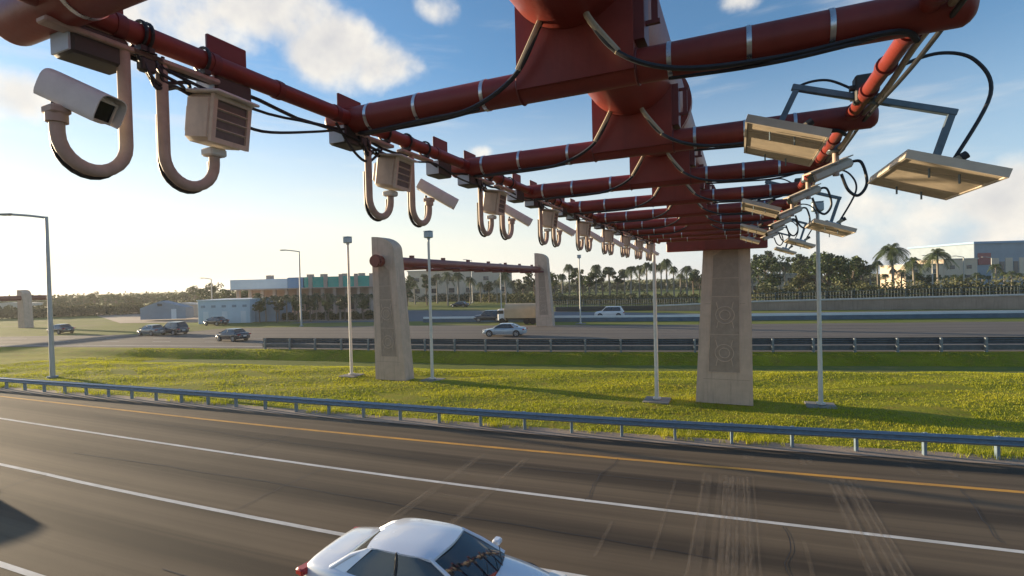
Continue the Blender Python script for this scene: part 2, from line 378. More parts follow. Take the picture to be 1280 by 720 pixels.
def bez(pts, n=14):                          # Catmull-Rom through points
    pts = [Vector(p) for p in pts]; P_ = [pts[0]]+pts+[pts[-1]]; out = []
    for i in range(1, len(P_)-2):
        a, b, c, d = P_[i-1:i+3]
        for k in range(n):
            t = k/n; out.append(.5*((2*b)+(c-a)*t+(2*a-5*b+4*c-d)*t*t+(3*b-a-3*c+d)*t**3))
    out.append(pts[-1]); return out
def curve(tab):                              # smooth function through a table, straight beyond its ends
    xs = [a for a, b in tab]; ys = [b for a, b in tab]
    def lin(x):
        if x <= xs[0]: i = 0
        elif x >= xs[-1]: i = len(xs)-2
        else:
            i = 0
            while x > xs[i+1]: i += 1
        return ys[i]+(ys[i+1]-ys[i])*(x-xs[i])/(xs[i+1]-xs[i])
    def f(x, w=5.0): return sum(lin(x+w*k/4) for k in range(-4, 5))/9
    return f
white1 = curve([(-60, 12.9), (-34.3, 13.02), (-21.8, 13.22), (-13.4, 13.42), (-6.3, 13.78), (0, 14.28), (5.7, 14.78), (12, 15.3)])
white2 = lambda x: white1(x)-3.72+(.03 if x < -20 else 0)
white3 = lambda x: white1(x)-7.45
white4 = lambda x: white1(x)-11.2
yellow = curve([(-60, 15.6), (-41.5, 15.85), (-20.2, 16.5), (-7.9, 17.3), (.7, 18.05), (7.2, 18.75), (14, 19.4)])
railc = curve([(-70, 16.0), (-44.5, 17.1), (-29.7, 18.2), (-17, 19.0), (-8.8, 19.6), (-3, 20.15), (3.4, 21.0), (8.1, 21.65), (16, 22.7)])
roadb = curve([(-160, 8), (-120, 20), (-80, 30.6), (-63, 34.0), (-48, 36.6), (-18, 41.2), (-7, 43.6), (19, 50.0), (60, 61)])
rail2c = curve([(-160, 45), (-105, 46), (-88, 52), (-76, 60), (-48, 68.5), (-12, 74.2), (1.5, 77.2), (33, 84.6), (80, 96)])

# ------------------------------------------------------------------ ground and roads
def smooth01(t): t = max(0., min(1., t)); return t*t*(3-2*t)
def terrain(x, y):
    d = roadb(x)-y
    amp = .95*smooth01((x+75)/30)
    z = 0.0
    if d > .7:
        z = -amp*smooth01((d-.7)/2.1)*(1-smooth01((d-3.3)/7.0))
    e = y-railc(x)-1.0
    if d > .7 and e > 0:
        z += (.05*math.sin(x*.31+y*.7)+.04*math.sin(x*.83-y*1.3+1))*min(1, e/3)*min(1, (d-.7)/2)
    return z
def grid(name, xs, y0f, y1f, ny, zf, m, uvf=None, kind='structure'):
    vs = []; fs = []; uvs = []
    for x in xs:
        a, b = y0f(x), y1f(x)
        for j in range(ny+1):
            y = a+(b-a)*j/ny; vs.append((x, y, zf(x, y))); uvs.append((x, uvf(x, y) if uvf else y))
    n = ny+1
    for i in range(len(xs)-1):
        for j in range(ny): fs.append((i*n+j, (i+1)*n+j, (i+1)*n+j+1, i*n+j+1))
    me = bpy.data.meshes.new(name); me.from_pydata(vs, [], fs); me.shade_smooth(); me.materials.append(MATS[m])
    ul = me.uv_layers.new(name='UVMap')
    for l in me.loops: ul.data[l.index].uv = uvs[l.vertex_index]
    o = bpy.data.objects.new(name, me); col.objects.link(o); o['kind'] = kind; return o
g = MB(); S = 1400
g.add([(-S, -S, -.75), (S, -S, -.75), (S, S, -.75), (-S, S, -.75)], [(0, 1, 2, 3)])
g.build('ground', 'far_ground', smooth=False)['kind'] = 'structure'
XS = [-170+i*2.5 for i in range(45)]+[-57.5+i*.8 for i in range(130)]+[46.5+i*3 for i in range(20)]
grid('grass_verge', XS, lambda x: railc(x)-.35, lambda x: roadb(x)+.2, 44, terrain, 'turf')
grid('grass_plain', XS, lambda x: roadb(x)-.1, lambda x: 700, 4, lambda x, y: -.012, 'far_ground')
RX = [-170+i*4 for i in range(28)]+[-58+i*2 for i in range(60)]
grid('near_road', RX, lambda x: -30, lambda x: railc(x)-.35, 8, lambda x, y: .004, 'asphalt', lambda x, y: y-white1(x))
grid('mow_strip', RX, lambda x: railc(x)-.42, lambda x: railc(x)+.55, 1, lambda x, y: .016, 'ramp_concrete')
def strip(name, f, w, m, z=.009, x0=-168, x1=60):
    grid(name, [x0+i*2 for i in range(int((x1-x0)/2)+1)], lambda x: f(x)-w/2, lambda x: f(x)+w/2, 1, lambda x, y: z, m)
strip('lane_marking', white1, .15, 'road_white'); strip('lane_marking', white2, .15, 'road_white')
strip('lane_marking', white3, .15, 'road_white'); strip('lane_marking', yellow, .19, 'road_yellow')
strip('lane_marking', white4, .15, 'road_white')
# scuffed sensor loops under the gantry
sc = MB()
def mark(x0, y0, x1, y1, w, mb):
    a, b = Vector((x0, y0, 0)), Vector((x1, y1, 0)); t = (b-a).normalized(); n = Vector((-t.y, t.x, 0))*w/2; z = Vector((0, 0, .0125+.0015*random.random()))
    mb.add([a-n+z, b-n+z, b+n+z, a+n+z], [(0, 1, 2, 3)])
for X in (-1.1, -.62, -.48, -.30, -.12, .12, .3): mark(X, 17.35+.1*X, X+random.uniform(-.06, .06), 10.2, random.choice((.05, .08, .12)), sc)
for X in (2.38, 2.52, 2.75, 2.93, 3.1): mark(X, 17.9+.1*X, X+random.uniform(-.05, .2), 10.5, random.choice((.05, .09, .12)), sc)
for X, a, b in ((-8.6, 16.3, 14.6), (-7.0, 16.3, 14.6), (-8.7, 12.9, 11.2), (-6.95, 12.9, 10.8), (-1.9, 16.4, 11.5), (-6.3, 19.0, 17.9), (-7.6, 18.9, 17.8), (1.3, 13.6, 11.4), (-3.1, 13.0, 11.2)):
    mark(X, a, X, b, .09, sc)
for a, b, y, yy in ((-8.7, -6.95, 12.9, 12.95), (.05, 2.05, 19.85, 19.95), (.05, 2.05, 19.0, 19.1), (-8.6, -7, 14.6, 14.6)): mark(a, y, b, yy, .1, sc)
for X, w_ in ((-1.02, .30), (-.35, .42), (.05, .30), (2.45, .28), (2.98, .36), (-8.6, .3), (-6.95, .28)): mark(X, 17.3+.1*X, X+.02, 10.4, w_, sc)
for X in (-.26, -.38, .02, 2.60, 2.84, 3.0): mark(X, 17.3+.1*X, X+.03, 10.4, .05, sc)
for X in (.1, .3, 1.85, 2.05, 4.9, 5.9): mark(X, 19.85+.1*X-.2, X, 19.0+.05*X, .16, sc)
mark(4.9, 19.3, 5.9, 19.45, .16, sc)
o = sc.build('scuff_marks', 'scuff', smooth=False, fix=False); o['kind'] = 'structure'

mat('tar', (.018, .016, .015), .5)
tb = MB(); rr_ = random.Random(5)
def seam(pts, w):
    for (a, b_), (c, d) in zip(pts, pts[1:]): mark(a, b_, c, d, w, tb)
for x0, y0, n_, dx, dy in ((-24, 11.2, 26, .9, .03), (-9, 15.6, 16, .8, .06), (-3, 9.0, 14, .8, .05), (-30, 15.0, 22, .9, .01), (-12, 7.2, 8, .7, .05), (4, 12.6, 8, .7, .06)):
    p_ = [(x0, y0)]
    for _ in range(n_): p_.append((p_[-1][0]+dx, p_[-1][1]+dy+rr_.uniform(-.05, .05)))
    seam(p_, .022)
for x0, ya, yb_ in ((-17.5, 13.0, 16.2), (-13.2, 9.8, 13.2), (-4.1, 14.0, 17.4), (.9, 10.6, 14.2), (5.4, 15.1, 18.3), (-22, 5.9, 9.4)):
    p_ = [(x0, ya)]
    while p_[-1][1] < yb_: p_.append((p_[-1][0]+rr_.uniform(-.09, .09), p_[-1][1]+.3))
    seam(p_, .02)
o = tb.build('tar_seams', 'tar', smooth=False, fix=False); o['kind'] = 'structure'
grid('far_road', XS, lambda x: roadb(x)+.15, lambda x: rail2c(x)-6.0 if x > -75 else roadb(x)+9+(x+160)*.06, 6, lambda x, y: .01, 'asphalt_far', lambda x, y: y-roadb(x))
strip('far_lane_marking', lambda x: roadb(x)+1.6, .2, 'road_white', .022, -150, 90)
for k, off in enumerate((5.3, 9.0)):
    mk = MB()
    for i in range(30):
        x = -140+i*7.5+k*3; p = [(x, roadb(x)+off), (x+2.6, roadb(x+2.6)+off)]
        mk.add([(p[0][0], p[0][1]-.08, .022), (p[1][0], p[1][1]-.08, .022), (p[1][0], p[1][1]+.08, .022), (p[0][0], p[0][1]+.08, .022)], [(0, 1, 2, 3)])
    mk.build('far_lane_dashes', 'road_white', smooth=False, fix=False)['kind'] = 'structure'
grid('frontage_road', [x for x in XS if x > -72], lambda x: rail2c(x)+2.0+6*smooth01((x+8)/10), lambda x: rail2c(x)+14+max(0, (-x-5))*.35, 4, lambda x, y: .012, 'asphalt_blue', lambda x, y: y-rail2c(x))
# service yard on the left
yd = MB()
yard = [G(150, 404), G(250, 403), G(470, 401), G(505, 398), G(505, 379), G(440, 383), G(100, 388)]
yd.add([(p.x, p.y, .02) for p in yard], [tuple(range(len(yard)))])
yd.build('service_yard', 'ramp_concrete', smooth=False, fix=False)['kind'] = 'structure'

# ------------------------------------------------------------------ grass blades on the verge
import bmesh
gv = []; gf = []
random.seed(3)
def blade_patch(n, x0, x1, hmin, hmax, wd):
    for _ in range(n):
        x = random.uniform(x0, x1); a = railc(x)+.35; b = roadb(x)-.3
        t = random.random()**.95; y = a+(b-a)*t; z = terrain(x, y)
        dens = .5+.5*math.sin(x*.9+math.sin(y*1.7)*1.3)*math.sin(y*1.1+x*.23)
        if random.random() > .35+.65*dens or math.sin(x*.37+2*math.sin(y*.5))*math.sin(y*.61-x*.11+1) > .80: continue
        for k in range(3):
            an = random.uniform(0, 6.283); h = random.uniform(hmin, hmax)*(.7+.6*dens); w = wd*random.uniform(.7, 1.3)
            px, py = x+random.uniform(-.09, .09), y+random.uniform(-.09, .09)
            dx, dy = math.cos(an)*w, math.sin(an)*w; lx, ly = random.uniform(-.6, .6)*h, random.uniform(-.6, .6)*h
            i = len(gv); gv.extend([(px-dx, py-dy, z-.01), (px+dx, py+dy, z-.01), (px+lx, py+ly, z+h)]); gf.append((i, i+1, i+2))
blade_patch(85000, -60, 32, .035, .085, .020)
blade_patch(45000, -24, 18, .03, .08, .015)
for _ in range(1500):                        # weeds along the rail and around the poles
    x = random.uniform(-55, 16)
    if math.sin(x*1.9)+math.sin(x*.7+2)+random.uniform(-.6, .6) < .5: continue
    y = railc(x)+random.uniform(.15, .9)**1.3; z = 0
    for k in range(6):
        an = random.uniform(0, 6.283); h = random.uniform(.12, .34); w = .012; px, py = x+random.uniform(-.12, .12), y+random.uniform(-.12, .12)
        i = len(gv); gv.extend([(px-math.cos(an)*w, py-math.sin(an)*w, z), (px+math.cos(an)*w, py+math.sin(an)*w, z), (px+random.uniform(-.5, .5)*h, py+random.uniform(-.5, .5)*h, z+h)]); gf.append((i, i+1, i+2))
me = bpy.data.meshes.new('grass'); me.from_pydata(gv, [], gf); me.materials.append(MATS['grass_blade'])
o = bpy.data.objects.new('grass', me); col.objects.link(o); tag(o, 'sunlit yellow green grass on the verge behind the near guardrail', 'grass', kind='stuff')
del gv, gf

# ------------------------------------------------------------------ guardrails
def wprof(z0, h, dep, n=2):
    pts = []
    for k in range(n*8+1):
        t = k/(n*8); pts.append((dep*(.5-.5*math.cos(t*2*math.pi*n)), z0+h*t))
    return pts+[(q+.012, z) for q, z in reversed(pts)]
t = thing('guardrail', 'long blue grey steel guardrail between near road and grass verge', 'guardrail', (0, 20.4, 0))
def rel(o_, origin): o_.location = tuple(-c for c in origin)
mb = MB(); path = [(x, railc(x), 0) for x in [-120+i*2 for i in range(84)]]
mb.sweep(path, [(q-.09, z) for q, z in wprof(.50, .31, -.085)])
rel(mb.build('rail_beam', 'galvanised', t), t.location)
x = -93.3-.02; first = None; k = 0
xpost = [7.67-2.0*i for i in range(-9, 91)]
pm = MB(); pm.box((0, .10, .37), (.10, .15, .78), bev=.01).box((0, -.0, .655), (.10, .09, .30))
first = pm.build('post', 'galvanised', t)
for i, xx in enumerate(xpost[:100]):
    o = first if i == 0 else first.copy()
    if i: col.objects.link(o)
    o.parent = t; o.location = (xx, railc(xx)-20.4, 0)
    o.rotation_euler = (0, 0, math.atan((railc(xx+.5)-railc(xx-.5))/1.0))

t = thing('barrier_rail', 'tall dark weathered barrier rail along the edge of the far road', 'guardrail', (0, 45, 0))
mb = MB(); path = [(x, roadb(x)+.05, 0) for x in [-44.5+i*2.5 for i in range(44)]]
mb.sweep(path, [(q+.16, z) for q, z in wprof(.58, .52, .085, 3)])
rel(mb.build('rail_beam', 'weathered_rail', t), t.location)
mb = MB(); mb.sweep(path, [(.12, .12), (.20, .12), (.20, .50), (.12, .50)]); rel(mb.build('rub_rail', 'weathered_rail', t), t.location)
pm = MB(); pm.box((0, 0, .50), (.16, .2, 1.16), bev=.012)
first = pm.build('post', 'post_steel', t)
for i in range(36):
    xx = -44+i*2.9; o = first if i == 0 else first.copy()
    if i: col.objects.link(o)
    o.parent = t; o.location = (xx, roadb(xx)-.03-45, 0); o.rotation_euler = (0, 0, .23)

t = thing('median_barrier', 'low pale concrete barrier with blue rail beyond the far road', 'barrier', (0, 77, 0))
path = [(x, rail2c(x), 0) for x in [-46+i*4 for i in range(34)]]
mb = MB(); mb.sweep(path, [(-.3, 0), (.3, 0), (.22, .25), (.12, .55), (-.12, .55), (-.22, .25)]); rel(mb.build('barrier_wall', 'barrier_blue', t), t.location)
mb = MB(); mb.sweep(path, [(-.10, .56), (.10, .56), (.10, .86), (-.10, .86)]); rel(mb.build('top_rail', 'roof_white', t), t.location)

# ------------------------------------------------------------------ piers (fin shaped)
def fin_poly(w0, w1, h, drop):               # left side upright, right side leaning in, top falling in a curve to the right
    pts = [(-w0/2, 0), (w0/2, 0), (-w0/2+w1, h-drop)]
    for i in range(1, 9):
        a = R(90*i/8); pts.append((-w0/2+w1*(.06+.94*math.cos(a)), h-drop+drop*math.sin(a)))
    pts.append((-w0/2, h)); return pts
def make_pier(parent, mirror, w0=2.5, w1=1.75, h=9.35, dp=.95, face=True, local=(0, 0, 0)):
    sx = -1 if mirror else 1
    poly = [(sx*x, z) for x, z in fin_poly(w0, w1, h, .95)]
    shaft = MB().prism(poly, 0, dp).build('pier', 'concrete_tan', parent, loc=local, angle=20)
    if face:                                 # sunk-looking relief: a raised frame round a darker panel with rings
        def pt(x, z): return (sx*x, z)
        r = MB(); z0, z1 = 1.55, h-1.9
        xl0, xr0 = -w0/2+.55, w0/2-.62; xl1, xr1 = -w0/2+.50, -w0/2+w1-.42
        def edge(z): f = (z-z0)/(z1-z0); return xl0+(xl1-xl0)*f, xr0+(xr1-xr0)*f
        pan = [pt(xl0, z0), pt(xr0, z0), pt(edge(z1-.35)[1], z1-.35 if True else z1), pt(xl1+.1, z1+.35), pt(xl1, z1+.3)]
        r.prism(pan, -.018, .02); r.build('relief_panel', 'concrete_relief', shaft, angle=20)
        fr = MB()
        segs = [(pan[i], pan[(i+1) % len(pan)]) for i in range(len(pan))]
        for (x0, za), (x1, zb) in segs: fr.tube([(x0, -.014, za), (x1, -.014, zb)], .018, 6)
        for zz in (z0+1.85, z0+3.7, z0+4.6):
            a, b = edge(zz); fr.tube([(sx*a, -.014, zz), (sx*b, -.014, zz)], .018, 6)
        for zz in (z0+.95, z0+2.8):
            a, b = edge(zz); c = sx*(a+b)/2
            for rr in (.42, .24): fr.tube([(c+rr*math.cos(q*math.pi/8), -.02, zz+rr*math.sin(q*math.pi/8)) for q in range(17)], .026, 5, False)
            for q in range(4): fr.tube([(c+.44*math.cos(q*1.5708+.785), -.02, zz+.44*math.sin(q*1.5708+.785)), (c+.68*math.cos(q*1.5708+.785)*.8, -.02, zz+.9*math.sin(q*1.5708+.785))], .022, 5)
        fr.build('relief_moulding', 'concrete_tan', shaft)
    jt = MB()
    for zz in (1.2, 4.9): jt.box((sx*(-.12), -.003, zz), (w0-.42-zz*.07, .006, .018))
    jt.build('joint_line', 'concrete_relief', shaft, smooth=False)
    return shaft

# ------------------------------------------------------------------ the near gantry
GX, GZ = -1.22, 8.0
gan = thing('toll_gantry', 'large red painted pipe toll gantry reaching over the near road to its tan pier', 'gantry', (-.77, 26.9, 0))
ORG = Vector((-.77, 26.9, 0))
def gp(mb, name, m, **k):
    par = k.pop('parent', gan); o_ = mb.build(name, m, par, **k); o_.location = tuple(-ORG) if par is gan else (0, 0, 0); return o_
p = make_pier(gan, True, w0=2.6, w1=2.05, h=9.5, dp=1.1); p.location = (0, 0, 0)
MR = .56; MZ = GZ+.14+.10+MR+.12
mp_ = MB(); mp_.tube([(GX, -14, MZ), (GX, 28.6, MZ)], MR, 56); main = gp(mp_, 'main_pipe', 'red_paint')
fl = MB()
for yy in (8.05, 18.2): fl.tube([(GX, yy, MZ), (GX, yy+.07, MZ)], MR+.07, 40); fl.tube([(GX, yy+.09, MZ), (GX, yy+.16, MZ)], MR+.07, 40)
gp(fl, 'pipe_flange', 'red_paint', parent=main)
ARMY = [1.72+2.52*k for k in range(10)]
clampX = [-3.38, -2.80, -2.08, -.46, .10, .62]
XL, XR = -3.62, 1.15
for k, y in enumerate(ARMY):
    a = MB(); pts = [(-3.90, y, GZ), (-3.885, y, GZ)]
    xe = 0 if k else -.26
    a.tube([(-3.93+xe, y, GZ), (-3.91+xe, y, GZ), (-3.88+xe, y, GZ), (-3.87+xe, y, GZ), (-3.6+xe, y, GZ), (1.2, y, GZ), (1.35, y, GZ), (1.36, y, GZ), (1.39, y, GZ), (1.41, y, GZ)], [.09, .115, .134, .135, .135, .135, .135, .134, .115, .09], 32)
    arm = gp(a, 'cross_arm', 'red_paint')
    if k < 6:
        for xw, rw_ in ((GX-.505, .15), (GX+.505, .15)): gp(MB().tube(arc((xw, y, GZ), .137, 0, 360, 28, 'YZ'), .012, 6, False), 'weld_bead', 'red_paint_dull', parent=arm)
    for x in clampX:
        if k == 0 and x == clampX[0]: cb0 = MB().tube([(-.017, 0, 0), (.017, 0, 0)], .141, 28).build('clamp_band', 'steel_band', arm); o_ = cb0
        else: o_ = cb0.copy(); col.objects.link(o_); o_.parent = arm
        o_.location = (x, y, GZ)
    s = MB(); w = .50; yb, yf = y+.16, y-.15                 # saddle box that carries the pipe on the arm
    top = MZ-.02; poly = [(GX-w, GZ-.02), (GX-w, top)]
    for i in range(13):
        an = math.pi+math.pi*i/12; xx = GX+MR*math.cos(an); zz = MZ+MR*math.sin(an)
        if abs(xx-GX) < w: poly.append((xx, zz))
    poly += [(GX+w, top), (GX+w, GZ-.02)]
    s.prism([(GX-w, GZ-.06), (GX-w, MZ-.05), (GX+w, MZ-.05), (GX+w, GZ-.06)], yf, yb)
    gp(s, 'saddle_plate', 'red_paint', angle=25)
    if k < 6:                                              # stiffener ears and bolts at the saddle
        gp(MB().box((GX+w+.04, y, GZ+.42), (.08, .24, .50)), 'stiffener_plate', 'red_paint_dull')
        e = MB(); e.box((GX+w+.15, y-.02, GZ+.47), (.05, .04, .30)); e.box((GX+w+.12, y-.02, GZ+.62), (.14, .038, .03)); e.box((GX+w+.12, y-.02, GZ+.32), (.14, .038, .03))
        gp(e, 'saddle_bracket', 'red_paint_dull')
    # cables: leave the pipe beside the saddle, droop to the arm and run along its underside
    if 0 < k < 8:
        c = MB(); yo = y-.17
        c.tube(bez([(GX-.18, yo+.02, GZ+.62), (GX-.24, yo-.10, GZ+.36), (GX-.48, yo-.07, GZ+.02), (GX-.95, yo+.02, GZ-.15), (-2.7, y-.09, GZ-.155), (-3.4, y-.06, GZ-.165), (-3.62, y+.05, GZ-.10)], 8), .021, 7)
        c.tube(bez([(GX-.9, y-.08, GZ-.145), (-2.6, y-.04, GZ-.165), (-3.5, y, GZ-.16)], 8), .015, 6)
        c.tube(bez([(GX+.10, yo+.02, GZ+.60), (GX+.18, yo-.10, GZ+.34), (GX+.42, yo-.09, GZ+.02), (GX+.85, yo+.0, GZ-.14), (.3, y-.08, GZ-.155), (.95, y-.10, GZ-.13), (1.12, y+.02, GZ-.17)], 8), .021, 7)
        c.tube(bez([(GX+.75, y-.06, GZ-.16), (.1, y-.06, GZ-.18), (.55, y-.16, GZ-.20), (.95, y-.05, GZ-.10), (1.2, y-.16, GZ+.06), (1.3, y-.05, GZ+.18)], 8), .014, 6)
        gp(c, 'cable', 'rubber')
        h = MB()
        h.tube(bez([(GX-.17, yo+.02, GZ+.66), (GX-.24, yo-.105, GZ+.38), (GX-.44, yo-.08, GZ+.06)], 5), .027, 8)
        h.tube(bez([(GX+.09, yo+.02, GZ+.64), (GX+.17, yo-.105, GZ+.36), (GX+.40, yo-.09, GZ+.04)], 5), .027, 8)
        gp(h, 'cable_sleeve', 'tan_conduit')
for X in (XL, XR):
    s = MB(); s.tube([(X, -2.5, GZ), (X, 26.5, GZ)], .072 if X < 0 else .062, 20); sp = gp(s, 'side_pipe', 'red_paint')
    pc0 = MB().tube([(0, -.03, 0), (0, .03, 0)], .080, 16).build('pipe_collar', 'red_paint_dull', sp)
    for q, (y, dy) in enumerate([(y, dy) for y in ARMY for dy in (-.28, .30, .95, 1.55)]):
        o_ = pc0 if q == 0 else pc0.copy()
        if q: col.objects.link(o_)
        o_.parent = sp; o_.location = (X, y+dy, GZ)
cp = MB(); cp.box((-1.0, 26.55, 7.78), (4.5, .5, .56), bev=.03); gp(cp, 'cap_beam', 'red_paint')
# loose cables along the side pipes
lc = MB()
pts = []
for k in range(60):
    y = 1.9+k*.4; pts.append((XL-.02, y, GZ-.10-.05*abs(math.sin(y*2.3))-(.03 if k % 3 else 0)))
lc.tube(bez(pts, 2), .016, 6)
pts = [(XL+.03, 2.1+k*.52, GZ-.15-.10*abs(math.sin(k*.9))) for k in range(44)]; lc.tube(bez(pts, 3), .012, 6)
lc.tube(bez([(XL+.02, 3.95, GZ-.1), (XL+.02, 4.2, GZ-.33), (XL, 4.45, GZ-.38), (XL, 4.7, GZ-.18)], 6), .014, 6)
lc.tube(bez([(XL, 2.75, GZ-.36), (XL, 3.1, GZ-.40), (XL, 3.7, GZ-.25), (XL, 4.1, GZ-.12)], 6), .013, 6)
gp(lc, 'side_cable', 'rubber')
cd = MB(); cd.tube(bez([(XR+.11, y, GZ-.02+.03*math.sin(y*3)) for y in [3.9+.5*i for i in range(30)]], 3), .026, 8)
gp(cd, 'conduit', 'tan_conduit')
cd = MB(); cd.tube(bez([(XR+.12, y, GZ-.09+.02*math.sin(y*2+1)) for y in [3.9+.5*i for i in range(30)]], 3), .018, 8); gp(cd, 'cable', 'rubber')

# ------------------------------------------------------------------ camera units under the left pipe
def oriented(d, upv=(0, 0, 1)):
    f = Vector(d).normalized(); s = f.cross(Vector(upv)).normalized(); u = s.cross(f)
    return Matrix(((s.x, f.x, u.x), (s.y, f.y, u.y), (s.z, f.z, u.z)))      # local x side, y forward, z up
def j_tube(dirn):                            # from the rail down, round the bend and up on the other side
    pts = [(0, 0, -.13), (0, 0, -.45), (0, 0, -.76)]+[(0, dirn*(.185-.185*math.cos(R(a))), -.76-.195*math.sin(R(a))) for a in range(15, 181, 15)]+[(0, dirn*.37, -.70)]
    return pts
def make_bullet(name, dirn):
    t = thing(name, '', 'camera')
    MB().box((0, dirn*.10, -.135), (.10, .66, .035), bev=.008).build('mounting_rail', 'beige_pipe', t)
    for dy in (-.2, .2):
        cl = MB(); cl.tube(arc((0, dirn*.1+dy, 0), .088, 0, 360, 20, 'XZ'), .012, 6); cl.box((0, dirn*.1+dy, -.10), (.12, .05, .035)); cl.build('pipe_clamp', 'black_trim', t)
    MB().tube(j_tube(dirn), .038, 16).build('hanger_tube', 'beige_pipe', t)
    MB().tube([(p[0]-.052, p[1], p[2]-.035) for p in j_tube(dirn)[1:]]+[(-.04, dirn*.36, -.58)], .017, 8).build('cable', 'rubber', t)
    hp = MB(); hp.tube([(0, dirn*.37, -.71), (0, dirn*.37, -.66)], .055, 14); hp.box((.0, dirn*.37, -.64), (.12, .10, .05), bev=.01)
    hp.build('swivel_mount', 'beige_pipe', t)
    D = Vector((.84, .32, -.44)) if dirn < 0 else Vector((.74, .46, -.50)); Mx = oriented(D); c = Vector((.05, -.275, -.56)); BL = .31; hs = .95
    if dirn > 0: c = Vector((.06, dirn*.37+.09, -.565)); BL = .46; hs = .76
    def sup(r, q):
        a_ = 2*math.pi*q/28; cs, sn = math.cos(a_), math.sin(a_); return (math.copysign(abs(cs)**.55, cs)*r*hs, math.copysign(abs(sn)**.55, sn)*r*hs)
    b = MB(); vs = []
    for yy, r in ((-BL/2, .05), (-BL/2+.004, .07), (-BL/2+.03, .084), (BL/2-.012, .084), (BL/2, .078)):
        vs += [Mx @ Vector((sup(r, q)[0], yy, sup(r, q)[1])) + c for q in range(28)]
    b.add(vs, [(k*28+q, k*28+(q+1) % 28, (k+1)*28+(q+1) % 28, (k+1)*28+q) for k in range(4) for q in range(28)]+[tuple(range(28)), tuple(range(112, 140))])
    body = b.build('housing', 'white_housing', t)
    s = MB(); vs = []; prof = [sup(.104, q) for q in range(-3, 18)]; prof = prof+[(x*.94, z*.94) for x, z in reversed(prof)]; n = len(prof)
    vs = [Mx @ Vector((x, yy, z+.006)) + c for yy in (-BL/2-.035, BL/2+.05) for x, z in prof]
    s.add(vs, [(i, (i+1) % n, (i+1) % n+n, i+n) for i in range(n)]+[(i, i+1, n-2-i, n-1-i) for i in range(n//2-1)]+[(n+i, n+i+1, 2*n-2-i, 2*n-1-i) for i in range(n//2-1)])
    s.build('sunshield', 'white_housing', t, angle=50)
    f = MB(); f.box(c+Mx @ Vector((0, BL/2+.002, -.005)), (.125*hs, .012, .125*hs), Mx, bev=.003); f.build('lens_window', 'lens_glass', body)
    fr = MB()
    for sx, sz, w_, h_ in ((0, .062, .14, .014), (0, -.066, .14, .014), (.066, 0, .014, .12), (-.066, 0, .014, .12)): fr.box(c+Mx @ Vector((sx*hs, BL/2+.006, sz*hs)), (w_*hs, .02, h_*hs), Mx)
    fr.build('window_frame', 'beige_housing', body)
    return t
def make_floodbox(name, dirn=1):
    t = thing(name, '', 'camera')
    MB().box((0, dirn*.10, -.135), (.10, .62, .035), bev=.008).build('mounting_rail', 'beige_pipe', t)
    for dy in (-.2, .2):
        cl = MB(); cl.tube(arc((0, dirn*.1+dy, 0), .088, 0, 360, 20, 'XZ'), .012, 6); cl.box((0, dirn*.1+dy, -.10), (.12, .05, .035)); cl.build('pipe_clamp', 'black_trim', t)
    MB().tube(j_tube(dirn), .038, 16).build('hanger_tube', 'beige_pipe', t)
    MB().tube([(p[0]-.052, p[1], p[2]-.035) for p in j_tube(dirn)[1:]], .017, 8).build('cable', 'rubber', t)
    MB().box((0, dirn*.37, -.675), (.13, .13, .06), bev=.012).build('swivel_mount', 'white_housing', t)
    D = Vector((.97, .10, -.14)); Mx = oriented(D); c = Vector((.04, dirn*.37, -.455))
    b = MB(); b.box(c, (.34, .26, .34), Mx, bev=.03); body = b.build('housing', 'beige_housing', t)
    r = MB(); r.box(c+Mx @ Vector((0, .03, .185)), (.38, .36, .02), Mx, bev=.006); r.build('sunshield', 'white_housing', t)
    bk = MB(); bk.box(c+Mx @ Vector((0, -.16, 0)), (.22, .08, .22), Mx, bev=.02); bk.build('rear_cover', 'white_housing', body)
    f = MB(); f.box(c+Mx @ Vector((0, .131, 0)), (.275, .01, .275), Mx); f.build('lens_window', 'louvre', body)
    lv = MB()
    for q in range(3): lv.box(c+Mx @ Vector((0, .142, -.07+.07*q)), (.27, .02, .006), Mx @ Matrix.Rotation(.5, 3, 'X'))
    for sx, sz, w_, h_ in ((0, .153, .34, .034), (0, -.153, .34, .034), (.153, 0, .034, .272), (-.153, 0, .034, .272)): lv.box(c+Mx @ Vector((sx, .138, sz)), (w_, .03, h_), Mx)
    lv.build('louvre_frame', 'beige_housing', body)
    for q in range(5):
        w_ = MB().tube(bez([(.02, -.20+.05*q, -.10), (.03+.02*(q % 2), -.13+.03*q, -.22-.05*(q % 3)), (.0, -.02+.05*q, -.33+.03*q), (-.03, .10+.03*q, -.26), (-.02, .26, -.30+.02*q)], 6), .013, 6)
        w_.build('wiring', 'rubber', t)
    MB().box((.02, -.11, -.20), (.06, .10, .09), bev=.01).build('junction_box', 'dark_box', t)
    return t
bayword = ['nearest bay', 'second bay', 'third bay', 'fourth bay', 'fifth bay', 'sixth bay', 'seventh bay', 'eighth bay', 'ninth bay']
bl0 = make_bullet('toll_camera', -1); bl0.location = (XL, 2.05, GZ)
bl0['label'] = 'white bullet camera with black lens window hanging in the bay nearest the viewer'; bl0['group'] = 'bullet cameras under the gantry side pipe'
fb = make_floodbox('toll_floodlight'); fb.location = (XL, 2.29, GZ); fb['category'] = 'floodlight'
fb['label'] = 'beige box light with louvred front hanging in the bay nearest the viewer'; fb['group'] = 'box lights under the gantry side pipe'
bl1 = make_bullet('toll_camera', 1)
